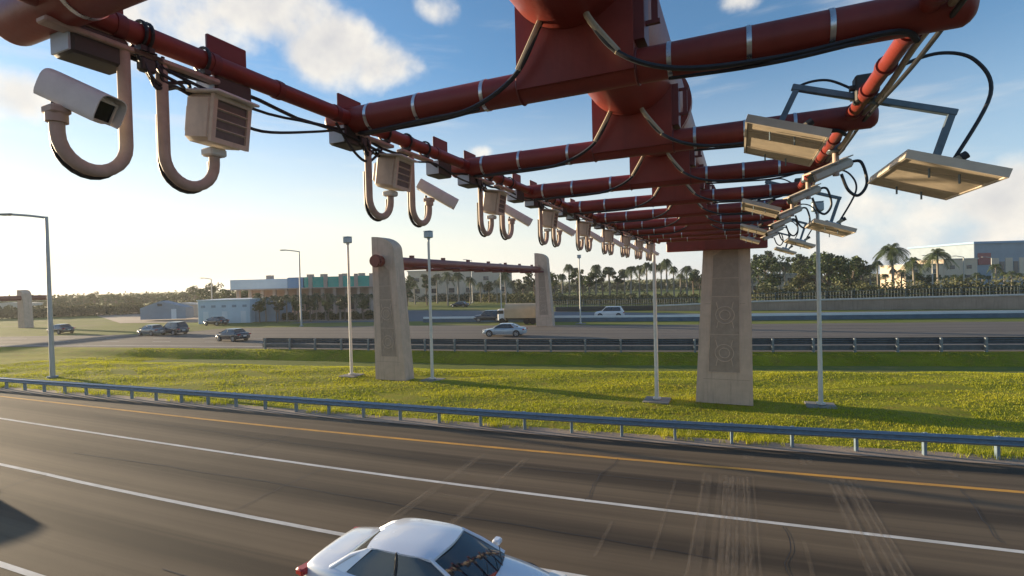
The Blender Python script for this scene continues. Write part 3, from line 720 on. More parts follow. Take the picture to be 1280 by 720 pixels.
for k in range(1, 9):
    y0 = 4.50+2.62*(k-1)
    f = copy_tree(fb); f.location = (XL, y0-.06, GZ); f['label'] = 'beige box light on its hook tube in the %s of the gantry' % bayword[k]
    b = bl1 if k == 1 else copy_tree(bl1); b.location = (XL, y0+.74, GZ)
    b['label'] = 'beige bullet camera on its hook tube in the %s of the gantry' % bayword[k]; b['group'] = 'bullet cameras under the gantry side pipe'
# equipment boxes clamped to the same pipe
def make_equip():
    t = thing('equipment_box', '', 'equipment box')
    MB().box((-.06, 0, .115), (.03, .34, .26), bev=.006).build('back_plate', 'red_paint_dull', t)
    bx = MB().box((-.09, 0, -.17), (.22, .32, .19), bev=.015).build('enclosure', 'dark_box', t)
    MB().box((-.09, -.166, -.17), (.19, .012, .165)).build('lit_end_face', 'box_side', bx)  # pale colour stands in for light on the end of the box
    MB().tube([(-.02, 0, -.06), (-.02, 0, .0)], .02, 8).build('clamp', 'black_trim', t)
    return t
eq = make_equip(); n = 0
for k in range(0, 9):
    ys = (1.92, 2.84) if k == 0 else (4.50+2.62*(k-1)-.26, 4.50+2.62*(k-1)+1.52)
    for j, y in enumerate(ys):
        e = eq if n == 0 else copy_tree(eq); n += 1; e.location = (XL, y, GZ); e['group'] = 'equipment boxes on the gantry side pipe'
        e['label'] = 'dark box %s the hook tubes, %s of the gantry' % (('before', 'behind')[j], bayword[k])

# ------------------------------------------------------------------ antenna panels on the right pipe
TILT = Matrix.Rotation(R(19.5), 3, 'Y')
def make_antenna():
    t = thing('antenna_bracket', '', 'antenna')
    def L(x, y, z): return TILT @ Vector((x, y, z))
    b = MB(); b.box(L(.06, 0, 0), (1.42, .07, .06), TILT, bev=.006); b.box(L(-.62, 0, -.20), (.055, .06, .42), TILT @ Matrix.Rotation(R(6), 3, 'Y')); b.box(L(.745, 0, -.27), (.055, .06, .52), TILT @ Matrix.Rotation(R(-2), 3, 'Y'))
    b.build('frame_bar', 'bracket_steel', t)
    m_ = MB(); m_.box((.0, -.02, .08), (.16, .16, .26), bev=.015); m_.tube([(-.12, -.04, .10), (.12, -.04, .10)], .03, 10); m_.tube([(-.1, .04, .02), (.14, .04, .02)], .024, 10)
    m_.build('pipe_clamp', 'dark_box', t)
    for i, (cx_, cz) in enumerate(((-.56, -.56), (.76, -.61))):
        c = L(cx_, 0, cz)
        pl = MB(); pl.box(c, (.69, 1.32, .055), TILT, bev=.012); pn = pl.build('panel', 'panel_beige', t)
        e = MB()
        for sx in (-.352, .352): e.box(c+TILT @ Vector((sx, 0, .0)), (.02, 1.35, .075), TILT)
        for sy in (-.672, .672): e.box(c+TILT @ Vector((0, sy, .0)), (.72, .02, .075), TILT)
        for sy in (-.33, .33): e.box(c+TILT @ Vector((0, sy, -.030)), (.66, .012, .010), TILT)
        e.build('panel_frame', 'panel_edge', pn)
        u = MB()
        for sx in (-.13, .09):
            for sy in (-.5, .5):
                q = c+TILT @ Vector((sx, sy, -.04)); u.tube([q, q+Vector((0, 0, -.08))], .009, 6)
                u.box(c+TILT @ Vector((sx, sy, .05)), (.03, .10, .05), TILT)
        u.build('clip', 'bracket_steel', pn)
        br = MB(); br.box(c+TILT @ Vector((.0, 0, .075)), (.26, .30, .09), TILT, bev=.01); br.build('panel_bracket', 'box_side', t)
        cn = MB(); a = c+TILT @ Vector((.10, -.02, .13)); cn.tube([a, a+Vector((.09, 0, .06))], .035, 10); cn.build('connector', 'tan_conduit', t)
        cn = MB(); cn.tube([a+Vector((.09, 0, .06)), a+Vector((.14, 0, .09))], .038, 10); cn.build('connector_cap', 'rubber', t)
    cb = MB(); a = L(.76, 0, -.50)
    cb.tube(bez([(.08, 0, .10), (.30, .03, .26), (.62, .06, .34), (.88, .05, .22), (.98, .03, -.12), tuple(a+Vector((.14, 0, .02)))], 8), .017, 8)
    cb.tube(bez([(-.05, 0, .08), (-.3, .02, .24), (-.55, .02, .22), (-.64, .02, .06)], 8), .013, 8)
    cb.build('cable', 'rubber', t)
    return t
an = make_antenna(); an.location = (XR, 6.05, GZ)
an['label'] = 'nearest pair of beige antenna panels on a grey bracket under the orange lit pipe'; an['group'] = 'antenna pairs on the gantry side pipe'
for k, y in enumerate((11.9, 17.4, 22.6)):
    a = copy_tree(an); a.location = (XR, y, GZ)
    a['label'] = ['second pair of beige antenna panels, seen just below the nearest pair', 'third pair of beige antenna panels farther along the gantry side pipe', 'farthest small pair of beige antenna panels close to the tan pier'][k]
def make_side_camera():
    t = thing('side_camera', '', 'camera')
    MB().tube([(0, 0, -.05), (0, 0, -.38)], .04, 12).build('drop_tube', 'beige_pipe', t)
    D = Vector((-.80, -.45, -.36)); Mx = oriented(D); c = Vector((-.06, .0, -.30))
    b = MB(); b.box(c, (.14, .62, .13), Mx, bev=.03); body = b.build('housing', 'beige_housing', t)
    MB().box(c+Mx @ Vector((0, .02, .08)), (.18, .66, .016), Mx).build('sunshield', 'panel_beige', t)
    MB().box(c+Mx @ Vector((0, .312, 0)), (.10, .01, .10), Mx).build('lens_window', 'lens_glass', body)
    cb = MB(); cb.tube(bez([tuple(c+Mx @ Vector((0, -.31, 0))), (.30, .06, -.22), (.36, .06, -.50), (.26, .04, -.66), (.14, .02, -.58), (.06, 0, -.36)], 8), .02, 8); cb.build('cable', 'rubber', t)
    MB().box((0, 0, -.01), (.2, .2, .12), bev=.02).build('pipe_clamp', 'bracket_steel', t)
    return t
sc0 = make_side_camera(); sc0.location = (XR+.08, 8.15, GZ-.02); sc0['label'] = 'beige bullet camera with looped black cable beside the nearest antenna pair'; sc0['group'] = 'bullet cameras on the antenna side'
for k, y in enumerate((10.6, 13.6, 16.2, 19.0, 21.4)):
    a = copy_tree(sc0); a.location = (XR+.02, y, GZ)
    a['label'] = 'bullet camera on the antenna side of the gantry, %s from the nearest' % ('next', 'second', 'third', 'fourth', 'fifth')[k]

# ------------------------------------------------------------------ second gantry and the pier far left
g2 = thing('toll_gantry', 'distant gantry of two tan fin piers and a dark red pipe', 'gantry', (-20.9, 27.2, 0))
p = make_pier(g2, False, w0=2.4, w1=1.75, h=9.4, dp=.95); p.location = (0, 0, 0)
p = make_pier(g2, False, w0=2.4, w1=1.75, h=9.9, dp=.95); p.location = (-3.1, 37.4, 0)
b = MB(); b.tube([(-.42, -.75, 7.78), (-.65, 1.2, 7.78), (-3.7, 37.1, 7.72)], .36, 28); pip = b.build('cross_pipe', 'red_paint', g2)
b = MB(); b.tube([(-.42, -.62, 7.78), (-.43, -.55, 7.78)], .42, 28); b.build('end_flange', 'red_paint_dull', pip)
bb = MB()
for q in range(7):
    f = .08+q*.14; c = Vector((-.65, 1.2, 7.78)).lerp(Vector((-3.7, 37.1, 7.72)), f)
    MB().box(c+Vector((0, 0, .42)), (.25, .3, .22)).build('pipe_box', 'red_paint_dull', pip); MB().tube([c+Vector((-1.6, 0, -.42)), c+Vector((1.6, 0, -.42))], .12, 10).build('cross_arm', 'red_paint_dull', g2)
g3 = thing('toll_gantry', 'small far pier with pipe beam at the left edge, left of the tall lamp', 'gantry', (-119, 48.7, 0))
p = make_pier(g3, False, w0=2.3, w1=1.9, h=6.9, dp=1.3, face=False)
b = MB(); b.tube([(0, 4.5, 5.4), (0, -40, 5.6)], .45, 16); b.build('cross_pipe', 'red_paint_dull', g3)

# ------------------------------------------------------------------ poles
def make_sensor_pole():
    t = thing('camera_pole', '', 'pole')
    MB().box((0, 0, .03), (1.25, 1.25, .09), bev=.02).build('base_slab', 'slab_grey', t)
    MB().tube([(0, 0, .1), (0, 0, 9.1)], [.105, .075], 14).build('pole', 'pole_white', t)
    MB().tube([(0, 0, .11), (0, 0, .19)], .2, 14).build('base_flange', 'pole_white', t)
    h = MB(); h.box((0, 0, 9.36), (.50, .42, .42), bev=.05); hd = h.build('lamp_head', 'lamp_glass', t)
    h = MB(); h.box((0, 0, 9.585), (.50, .42, .04), bev=.01); h.tube([(0, 0, 9.05), (0, 0, 9.17)], .11, 12); h.build('head_cap', 'wall_bluegrey', hd)
    return t
sp = make_sensor_pole(); sp.location = (-24.55, 27.7, 0)
sp['label'] = 'white pole with square blue grey head left of the large fin pier on the verge'; sp['group'] = 'white poles with square heads'
for loc, lb in (((-18.1, 27.85, 0), 'white pole with square blue grey head just right of the large fin pier'),
                ((-3.9, 26.6, 0), 'white pole on the verge left of the near gantry pier, its top behind the cameras'),
                ((3.42, 27.75, 0), 'white pole right of the near gantry pier, under the antenna panels'),
                ((-41.6, 88.6, 0), 'small distant pole with square head standing left of the second fin pier'),
                ((-20.2, 68.8, 0), 'small distant pole with square head right of the second fin pier')):
    a = copy_tree(sp); a.location = loc; a['label'] = lb
def street_lamp(x, y, h, arm, r, lb, name='street_lamp'):
    t = thing(name, lb, 'street lamp', (x, y, 0), group='tall street lamps with one arm')
    MB().tube([(0, 0, 0), (0, 0, h)], [r, r*.62], 14).build('pole', 'pole_grey', t)
    MB().tube([(0, 0, 0), (0, 0, .12)], r*2, 14).build('base_plate', 'galvanised', t)
    d = -rt0
    MB().tube(bez([(0, 0, h-.08), tuple(d*arm*.5+Vector((0, 0, h+.10))), tuple(d*arm+Vector((0, 0, h+.22)))], 6), r*.5, 10).build('arm', 'pole_grey', t)
    M3 = Matrix.Rotation(math.atan2(d.y, d.x), 3, 'Z')
    hd = MB(); hd.box(d*(arm+.45)+Vector((0, 0, h+.24)), (1.0, .36, .14), M3, bev=.05); hb = hd.build('lamp_head', 'post_steel', t)
    MB().box(d*(arm+.5)+Vector((0, 0, h+.16)), (.6, .28, .03), M3).build('lens', 'head_clear', hb)
    return t
street_lamp(-46.6, 20.75, 11.9, 2.5, .17, 'tall grey street lamp with single arm near the left edge, nearest of the lamps')
street_lamp(-62.4, 59.5, 11.7, 2.0, .16, 'smaller grey street lamp rising in front of the teal roofed building')
for (px, py, d, hh), lb in zip([(591, 384, 150, 12.5), (1205, 365, 118, 9.0), (1166, 366, 125, 9.5), (265, 375, 120, 8.5), (1240, 366, 135, 9)],
        ['faint far street lamp left of the distant square headed pole', 'pale lamp post in front of the blue grey store at the right', 'pale lamp post just left of the palm near the store', 'thin lamp post behind the low white building', 'pale lamp post at the right edge before the store']):
    q = P(px, py, d); street_lamp(q.x, q.y, hh, 1.6, .16, lb)

# ------------------------------------------------------------------ vehicles
def lerp(a, b, t): return a+(b-a)*t
def make_car(name, label, loc, rz, paint, L=4.7, W=1.8, kind='sedan', group=None, detail=True):
    t = thing(name, label, 'car', loc, rz, group)
    hl = L/2; hw = W/2
    if kind == 'sedan': belt = [(-hl, .62), (-hl+.03, .86), (-hl+.18, .98), (-hl+.75, 1.02), (-.75, .98), (.3, .96), (1.0, .94), (hl-.9, .86), (hl-.3, .74), (hl-.05, .60), (hl, .48)]
    else: belt = [(-hl, .62), (-hl+.03, .95), (-hl+.12, 1.10), (-hl+.7, 1.12), (-.7, 1.10), (.3, 1.08), (1.0, 1.06), (hl-.9, 1.02), (hl-.25, .92), (hl-.04, .75), (hl, .55)]
    def wid(x):
        u = abs(x)/hl; return hw*(1-.06*u**2-.16*u**8)
    mb = MB(); xs = []; N = 34
    for i in range(N+1): xs.append(-hl*math.cos(math.pi*i/N))
    def bz(x):
        for (a, za), (b, zb) in zip(belt, belt[1:]):
            if x <= b: return lerp(za, zb, (x-a)/(b-a) if b > a else 0)
        return belt[-1][1]
    vs = []; prof_n = 0
    for x in xs:
        z = bz(x); w = wid(x); e = 1-(abs(x)/hl)**10*.25; zb = .24+.10*(abs(x)/hl)**6
        sec = [(0, z+.035), (.35*w, z+.032), (.68*w, z+.015), (.88*w, z-.025), (.965*w, z-.10), (.995*w, lerp(zb, z, .62)), (1.0*w, lerp(zb, z, .45)), (.985*w, lerp(zb, z, .2)), (.93*w, zb), (0, zb-.03)]
        full = sec+[(-a, b) for a, b in reversed(sec[1:-1])]
        prof_n = len(full); vs += [(x, a, b) for a, b in full]
    fs = []
    for i in range(N):
        for k in range(prof_n): j = (k+1) % prof_n; fs.append((i*prof_n+k, i*prof_n+j, (i+1)*prof_n+j, (i+1)*prof_n+k))
    fs += [tuple(range(prof_n)), tuple(range(N*prof_n, (N+1)*prof_n))]
    mb.add(vs, fs); body = mb.build('body', paint, t, angle=60)
    # greenhouse: glass shell, painted roof and pillars
    if kind == 'sedan': b0, b1, r0, r1, zr, zb_ = -hl+.72, 1.18, -.95, .28, 1.43, .97
    else: b0, b1, r0, r1, zr, zb_ = -hl+.16, 1.15, -hl+.55, .42, 1.74, 1.10
    bw, rw = hw*.88, hw*.67
    NX = 12; gl = []; 
    def ring(f):                              # f: 0 belt .. 1 roof, curved outline in plan
        a = lerp(b0, r0, f); b = lerp(b1, r1, f); w = lerp(bw, rw, f**.85); z = lerp(zb_-.03, zr-.03, f**.92 if f else 0); pts = []
        for i in range(9): yy = lerp(-w, w, i/8); pts.append((b+.13*(1-(yy/w)**2)*(1-.5*f), yy*(.94 if i in (0, 8) else 1), z))
        for i in range(1, 7): xx = lerp(b, a, i/7); pts.append((xx, w*(1+.03*math.sin(math.pi*i/7)), z))
        for i in range(9): yy = lerp(w, -w, i/8); pts.append((a-.10*(1-(yy/w)**2)*(1-.5*f), yy*(.94 if i in (0, 8) else 1), z))
        for i in range(1, 7): xx = lerp(a, b, i/7); pts.append((xx, -w*(1+.03*math.sin(math.pi*i/7)), z))
        return pts
    rings = [ring(f) for f in (0, .25, .5, .75, .93, 1)]; n = len(rings[0])
    g_ = MB(); g_.add([p for r_ in rings for p in r_], [(a*n+k, a*n+(k+1) % n, (a+1)*n+(k+1) % n, (a+1)*n+k) for a in range(5) for k in range(n)]+[tuple(range(5*n, 6*n))])
    g_.build('windows', 'car_glass', t, angle=40)
    # roof
    rf = MB(); vs = []; NU, NV = 10, 8
    a, b = r0-.07, r1+.10; w = rw*1.04
    for i in range(NU+1):
        for j in range(NV+1):
            u = i/NU*2-1; v = j/NV*2-1; ww = w*(1-.05*u*u)
            x = lerp(a, b, i/NU)+(.10*(1-v*v) if i == NU else 0)-(.07*(1-v*v) if i == 0 else 0)
            vs.append((x, v*ww, zr+.035-.05*v**4-.035*u**4))
    m_ = NV+1; fs = [(i*m_+j, (i+1)*m_+j, (i+1)*m_+j+1, i*m_+j+1) for i in range(NU) for j in range(NV)]
    low = [(x, y, z-.05) for x, y, z in vs]; k0 = len(vs)
    border = [i*m_ for i in range(NU+1)]+[NU*m_+j for j in range(1, m_)]+[i*m_+NV for i in range(NU-1, -1, -1)]+[j for j in range(NV-1, 0, -1)]
    rf.add(vs+low, fs+[tuple(q+k0 for q in reversed(f)) for f in fs]+[(border[i], border[(i+1) % len(border)], border[(i+1) % len(border)]+k0, border[i]+k0) for i in range(len(border))])
    rf.build('roof', paint, t, angle=50)
    for s in (-1, 1):
        MB().tube([(b1-.02, s*bw*.945, zb_-.03), (lerp(b1, r1, .5)-.0, s*lerp(bw, rw, .56)*.955, lerp(zb_, zr, .5)), (r1+.05, s*rw*.95, zr-.05)], [.045, .036, .032], 8).build('front_pillar', paint, t, angle=60)
        MB().tube([(b0+.02, s*bw*.925, zb_-.03), (lerp(b0, r0, .5)+.02, s*lerp(bw, rw, .56)*.93, lerp(zb_, zr, .5)), (r0-.0, s*rw*.93, zr-.085)], [.07, .06, .045], 8).build('rear_pillar', paint, t, angle=60)
        xm = lerp(b0, b1, .52); MB().tube([(xm-.05, s*bw*.985, zb_), (xm-.08, s*lerp(bw, rw, .52)*1.02, lerp(zb_, zr, .5)), (xm-.12, s*rw*1.0, zr-.02)], .03, 6).build('door_pillar', 'black_trim', t)
        MB().add([(b0-.02, s*(bw+.0), zb_-.04), (b0+.36, s*(bw+.018), zb_-.04), (lerp(b0, r0, .97)+.08, s*(rw+.026), zr-.05), (lerp(b0, r0, .97)-.02, s*(rw+.005), zr-.05),
                (b0-.02, s*(bw-.05), zb_-.04), (b0+.36, s*(bw-.05), zb_-.04), (lerp(b0, r0, .97)+.08, s*(rw-.04), zr-.05), (lerp(b0, r0, .97)-.02, s*(rw-.05), zr-.05)],
               [(0, 1, 2, 3), (7, 6, 5, 4), (0, 4, 5, 1), (1, 5, 6, 2), (2, 6, 7, 3), (3, 7, 4, 0)]).build('quarter_panel', paint, t, angle=50)
    # wheels
    for sx in (-1, 1):
        for sy in (-1, 1):
            wx = sx*(hl-.88); wy = sy*(hw-.10); wh = thing('wheel', None, None, (wx, wy, .33)); wh.parent = t
            del_keys = [k_ for k_ in ('label', 'category') if k_ in wh.keys()]
            for k_ in del_keys: del wh[k_]
            MB().tube([(0, -.11, 0), (0, -.09, 0), (0, .09, 0), (0, .11, 0)], [.29, .33, .33, .29], 28).build('tyre', 'tyre', wh)
            r_ = MB(); yy = sy*.115
            r_.tube([(0, yy-.01*sy, 0), (0, yy, 0)], .10, 16)
            for q in range(5):
                a_ = q*2*math.pi/5; r_.box((math.cos(a_)*.12, yy, math.sin(a_)*.12), (.20, .02, .05), Matrix.Rotation(-a_, 3, 'Y'))
            r_.tube(arc((0, yy, 0), .215, 0, 360, 28, 'XZ'), .018, 6, False); r_.build('rim', 'rim', wh)
            ar = MB(); ar.tube([(wx, sy*(hw-.16), .36), (wx, sy*(hw*.985+.004), .36)], .40, 32); ar.build('wheel_well_disc', 'black_trim', t)  # black disc paints the shade of the wheel well, which is not cut out
    if detail:
        for s in (-1, 1):
            MB().box((-hl+.10, s*(hw-.24), .80), (.22, .40, .14), Matrix.Rotation(s*.22, 3, 'Z'), bev=.03).build('tail_lamp', 'tail_red', t)
            MB().box((hl-.24, s*(hw-.27), .68), (.34, .36, .12), Matrix.Rotation(-s*.28, 3, 'Z'), bev=.03).build('headlight', 'head_clear', t)
            MB().box((.92, s*(hw+.06), 1.02), (.16, .20, .12), bev=.03).build('mirror', paint, t)
            if L > 4.0:
                hd = MB()
                for xx in (.05, -.95): hd.box((xx, s*(hw*.995), .82), (.2, .03, .03))
                hd.build('door_handle', paint, t)
                sm = MB()
                for xx in (.98, -.12, -1.18): sm.tube([(xx, s*(hw*.998+.001), .35), (xx-.02, s*(hw*.975+.004), .88)], .006, 4)
                sm.build('door_seam', 'black_trim', t)
        MB().box((hl-.02, 0, .42), (.06, 1.1, .18), bev=.02).build('grille', 'black_trim', t)
        MB().box((-hl+.01, 0, .62), (.03, .42, .13)).build('number_plate', 'white_housing', t)
        if kind == 'sedan':
            for s in (-.35, .25): MB().tube([(b1+.17, s, zb_+.035), (b1-.05, s+.38, zb_+.16)], .009, 5).build('wiper', 'black_trim', t)
    return t
make_car('sedan', 'silver blue sedan driving right in the near road, its lower half cut by the frame', (-5.45, 8.2, .0), R(2.5), 'silver_blue', 4.95, 1.90)
# a dark van that stands just left of the frame: its shadow falls into the picture
make_car('van', 'dark van just outside the left edge, whose shadow lies on the near road', (-30.8, 7.55, 0), 0, 'car_dark', 4.9, 1.95, 'van')
far = [
 ('car', 'small dark car at far left on the far road, just right of the tall lamp', G(76, 417), 'car_dark', 'sedan', 3.9, 'car'),
 ('car', 'pale car with a dark roof on the far road, left one of a close pair', G(190, 419), 'car_grey', 'sedan', 4.1, 'car'),
 ('car', 'dark car on the far road, right one of a close pair', G(218, 418), 'car_dark', 'van', 3.9, 'car'),
 ('car', 'dark sedan on the far road in front of the low white building', G(291, 426), 'car_dark', 'sedan', 4.1, 'car'),
 ('car', 'pale blue sedan on the far road left of the second fin pier', G(631, 420), 'car_pale_blue', 'sedan', 4.9, 'car'),
 ('van', 'white van on the frontage road between second fin pier and near gantry pier', G(762, 397), 'car_white', 'van', 4.6, 'van'),
 ('pickup', 'dark vehicle with white nose on the frontage road left of the tan truck', G(612, 402), 'car_dark', 'van', 4.8, 'car'),
 ('car', 'tiny dark car parked far behind in front of the tree line', G(575, 384), 'car_dark', 'sedan', 4.6, 'car'),
 ('car', 'tiny dark car standing beside the wall of the low white building', G(270, 406.5), 'car_dark', 'sedan', 4.2, 'car')]
for nm, lb, q, pt_, kd, ln, ct in far:
    ang = math.atan2(roadb(q.x+2)-roadb(q.x-2), 4.0)+math.pi-(.16 if q.x < -50 else 0)
    c = make_car(nm, lb, (q.x, q.y, .02), ang, pt_, ln, 1.82, kd); c['category'] = ct
# tan domed truck
q = G(655, 404.5); tk = thing('covered_truck', 'tan truck with a rounded cover partly behind the second fin pier', 'truck', (q.x, q.y, 0), .18)
b = MB(); poly = [(-1.25, .9)]+[(1.25*math.cos(R(a)), 2.0+.95*math.sin(R(a))) for a in range(180, -1, -15)]+[(1.25, .9)]
b.prism([(y, z) for y, z in poly], -2.6, 2.0, 'X'); b.build('cargo_cover', 'car_tan', tk, angle=30)
MB().box((-3.1+.0, 0, 1.35), (1.1, 2.1, 1.7), bev=.12).build('cab', 'car_white', tk)
MB().box((-3.2, 0, 1.75), (.96, 2.13, .55), bev=.05).build('windows', 'car_glass', tk)
MB().box((-.5, 0, .75), (6.0, 1.2, .25)).build('chassis', 'black_trim', tk)
for xx in (-3.0, .6, 1.5):
    for s in (-1, 1): MB().tube([(xx, s*.85, .45), (xx, s*1.12, .45)], .45, 20).build('wheel', 'tyre', tk)
# white gabled trailer behind the pair of cars
q = P(209, 388, 105); tr_ = thing('site_trailer', 'small pale gabled trailer behind the pair of cars on the left', 'trailer', (q.x, q.y, 0), R(24))
b = MB(); b.prism([(-4.6, .3), (4.6, .3), (4.6, 2.6), (-.5, 4.0), (-4.6, 2.6)], -1.3, 1.3); b.build('shell', 'wall_bluegrey', tr_, angle=20)
MB().box((-.6, -1.33, 3.2), (.9, .05, .5)).build('window', 'window_dark', tr_)
MB().box((2.2, -1.33, 1.3), (1.0, .05, 2.0)).build('door', 'roof_white', tr_)

# ------------------------------------------------------------------ buildings
def building(name, label, a, b, depth, z0, h, wallm, cat='building'):
    a, b = Vector(a), Vector(b); d = b-a; ln = Vector((d.x, d.y, 0)).length; ang = math.atan2(d.y, d.x)
    t = thing(name, label, cat, (a.x, a.y, 0), ang); return t, ln
# plaza: white, then teal fascia on columns
A, B = P(290, 395, 104), P(470, 395, 104)
t, ln = building('plaza_building', 'long low building with white and teal roof fascia on pinkish columns', A, B, 14, 0, 8.6, 'wall_pink')
MB().box((ln*.5, 9, 2.9), (ln*.94, 8, 5.8), bev=.05).build('wall', 'wall_pink', t)
MB().box((ln*.20, 6.5, 6.85), (ln*.40, 14, 2.0), bev=.08).build('white_fascia', 'roof_white', t)
MB().box((ln*.455, 6.4, 6.95), (ln*.108, 14.1, 2.2), bev=.05).build('blue_fascia', 'roof_blue', t)
MB().box((ln*.78, 6.5, 6.95), (ln*.535, 14, 2.2), bev=.08).build('teal_fascia', 'teal_roof', t)
MB().box((ln*.5, 6.5, 5.82), (ln*1.03, 14.4, .22)).build('soffit', 'wall_pink', t)
cw = MB()
for i in range(12): MB().box((ln*(.04+i*.084), .6, 2.85), (.62, .62, 5.7), bev=.04).build('column', 'wall_pink', t)
for i in range(5): MB().box((ln*(.56+i*.105), -.55, 7.1), (.75, .4, 2.8), bev=.03).build('fascia_pier', 'wall_pink', t)
for i, xx in enumerate((.16, .46, .56, .72, .84)): MB().box((ln*xx, 7, 8.3), (1.2, 1.2, .9), bev=.03).build('roof_unit', 'wall_pink', t)
for i in range(7): MB().box((ln*(.1+i*.13), 4.97, 2.4), (2.6, .06, 2.6)).build('window', 'window_dark', t)
# low white building
A, B = P(248, 404, 91), P(313, 404, 91)
t, ln = building('utility_building', 'low flat roofed pale blue white building with small vents beside the yard', A, B, 9, 0, 4.2, 'wall_white')
MB().box((ln/2, 4.5, 2.05), (ln, 9, 4.1), bev=.03).build('wall', 'wall_white', t)
MB().box((ln/2, 4.5, 4.16), (ln+.3, 9.3, .16), bev=.02).build('roof', 'roof_white', t)
MB().box((ln+1.9, 5.2, 1.8), (3.7, 7, 3.6), bev=.03).build('shaded_side', 'wall_bluegrey', t)  # darker box stands in for the building's shaded side wall
for i in range(5): MB().box((ln*(.1+.2*i), -.02, 3.05), (.75, .06, .42), bev=.01).build('vent', 'wall_bluegrey', t)
for i in range(3): MB().box((ln*(.12+.36*i)+.3, -.025, 1.1), (.95, .05, 2.1)).build('door', 'roof_white', t)
# right hand store and cream buildings
A, B = P(1218, 345, 185), P(1330, 345, 185)
t, ln = building('store_building', 'large blue grey store with red sign panel at the right edge', A, B, 30, 0, 16, 'wall_bluegrey')
MB().box((ln/2, 15, 7.6), (ln, 30, 15.2), bev=.1).build('wall', 'wall_bluegrey', t)
MB().box((ln/2, 15, 15.5), (ln+1, 31, .8), bev=.05).build('parapet', 'roof_blue', t)
MB().box((3.5, -.2, 9.6), (4.6, .3, 4.2), bev=.05).build('sign_panel', 'sign_red', t)
for i in range(5): MB().box((7.5+i*5.0, -.05, 5.4), (2.6, .2, 8.8)).build('column', 'wall_cream', t)
for i in range(4): MB().box((10+i*5.0, -.06, 6.2), (1.7, .12, 4.6)).build('window', 'window_dark', t)
for (x0, x1, ty, by, d, lb) in ((1132, 1180, 331, 352, 175, 'cream two storey building between the palms at the right'), (1180, 1222, 324, 350, 178, 'cream block with taller end beside the blue grey store'),
                                (905, 1000, 344, 356, 150, 'low cream building glimpsed behind the trees right of the near pier'), (510, 640, 338, 352, 170, 'long pale flat roofed building behind the trees between the two fin piers')):
    A, B = P(x0, by, d), P(x1, by, d); h = P((x0+x1)/2, ty, d).z
    t, ln = building('cream_building', lb, A, B, 12, 0, h, 'wall_cream')
    MB().box((ln/2, 6, h/2), (ln, 12, h), bev=.05).build('wall', 'wall_cream', t)
    MB().box((ln/2, 6, h+.15), (ln+.6, 12.6, .3)).build('roof', 'pale_concrete', t)
    nn = max(2, int(ln/5))
    for i in range(nn):
        MB().box((ln*(i+.5)/nn, -.03, h*.72), (1.7, .1, 1.3)).build('window', 'window_dark', t)
        MB().box((ln*(i+.5)/nn, -.03, h*.35), (1.9, .1, 1.5)).build('window', 'window_dark', t)
# ramp wall on the right
t = thing('ramp_wall', 'long brown concrete ramp wall with pale top edge behind the far road on the right', 'wall', (2, 98, 0))
pts = [(-14, 96.6, .8), (2, 98, 1.4), (20, 99.8, 1.7), (39, 101.7, 2.0), (75, 105.5, 2.5)]
w_ = MB(); vs = []
for x, y, h in pts: vs += [(x-2, y-98, -.1), (x-2, y-98, h), (x-2, y-97.4+4, h), (x-2, y-97.4+4, -.1)]
fs = []
for i in range(len(pts)-1):
    for k in range(4): fs.append((i*4+k, i*4+(k+1) % 4, (i+1)*4+(k+1) % 4, (i+1)*4+k))
w_.add(vs, fs+[(0, 1, 2, 3), tuple(range(16, 20))]); w_.build('wall', 'ramp_concrete', t, smooth=False)
c_ = MB(); c_.tube([(x-2, y-98.05, h+.12) for x, y, h in pts], .17, 6); c_.build('coping', 'pale_concrete', t, smooth=False)
# dark fence behind the frontage road
def fence(label, pts, h, step=3.0):
    t = thing('mesh_fence', label, 'fence', (pts[0][0], pts[0][1], 0)); o0 = Vector((pts[0][0], pts[0][1], 0)); rl = MB(); k = 0
    for (x0, y0, z0), (x1, y1, z1) in zip(pts, pts[1:]):
        a = Vector((x0, y0, z0))-o0; b = Vector((x1, y1, z1))-o0; n_ = max(1, int((b-a).length/step))
        for z in (.15, h*.5, h): rl.tube([a+Vector((0, 0, z)), b+Vector((0, 0, z))], .05, 5)
        m_ = int((b-a).length/.45)
        for i in range(m_): c = a.lerp(b, i/m_); rl.tube([c+Vector((0, 0, .1)), c+Vector((0, 0, h))], .028, 4, False)
        for i in range(n_):
            if k >= 60: break
            c = a.lerp(b, i/n_); MB().tube([c, c+Vector((0, 0, h+.15))], .07, 6).build('post', 'fence_teal', t); k += 1
    rl.build('mesh_panel', 'fence_teal', t, smooth=False)
def gpt(px, py, z=0): q = G(px, py, z); return (q.x, q.y, z)
fence('dark mesh fence in front of the trees between second fin pier and near pier', [gpt(690, 387), gpt(790, 385.5), gpt(872, 384)], 1.9)
fence('dark mesh fence in front of the palms on the right', [(2, 104, 1.2), (22, 106, 1.5), (45, 108.5, 1.8), (75, 111, 2.2)], 1.5, 3.4)
wl_ = MB(); q0, q1 = G(694, 389.5), G(872, 387)
t = thing('dark_band', 'low dark band at the foot of the mesh fence behind the white van', 'wall', (q0.x, q0.y, 0)); d_ = q1-q0
MB().box((d_.length/2, 0, .45), (d_.length, .35, .9), bev=.02).build('wall', 'dark_box', t); t.rotation_euler = (0, 0, math.atan2(d_.y, d_.x))  # plain dark band along the foot of the fence

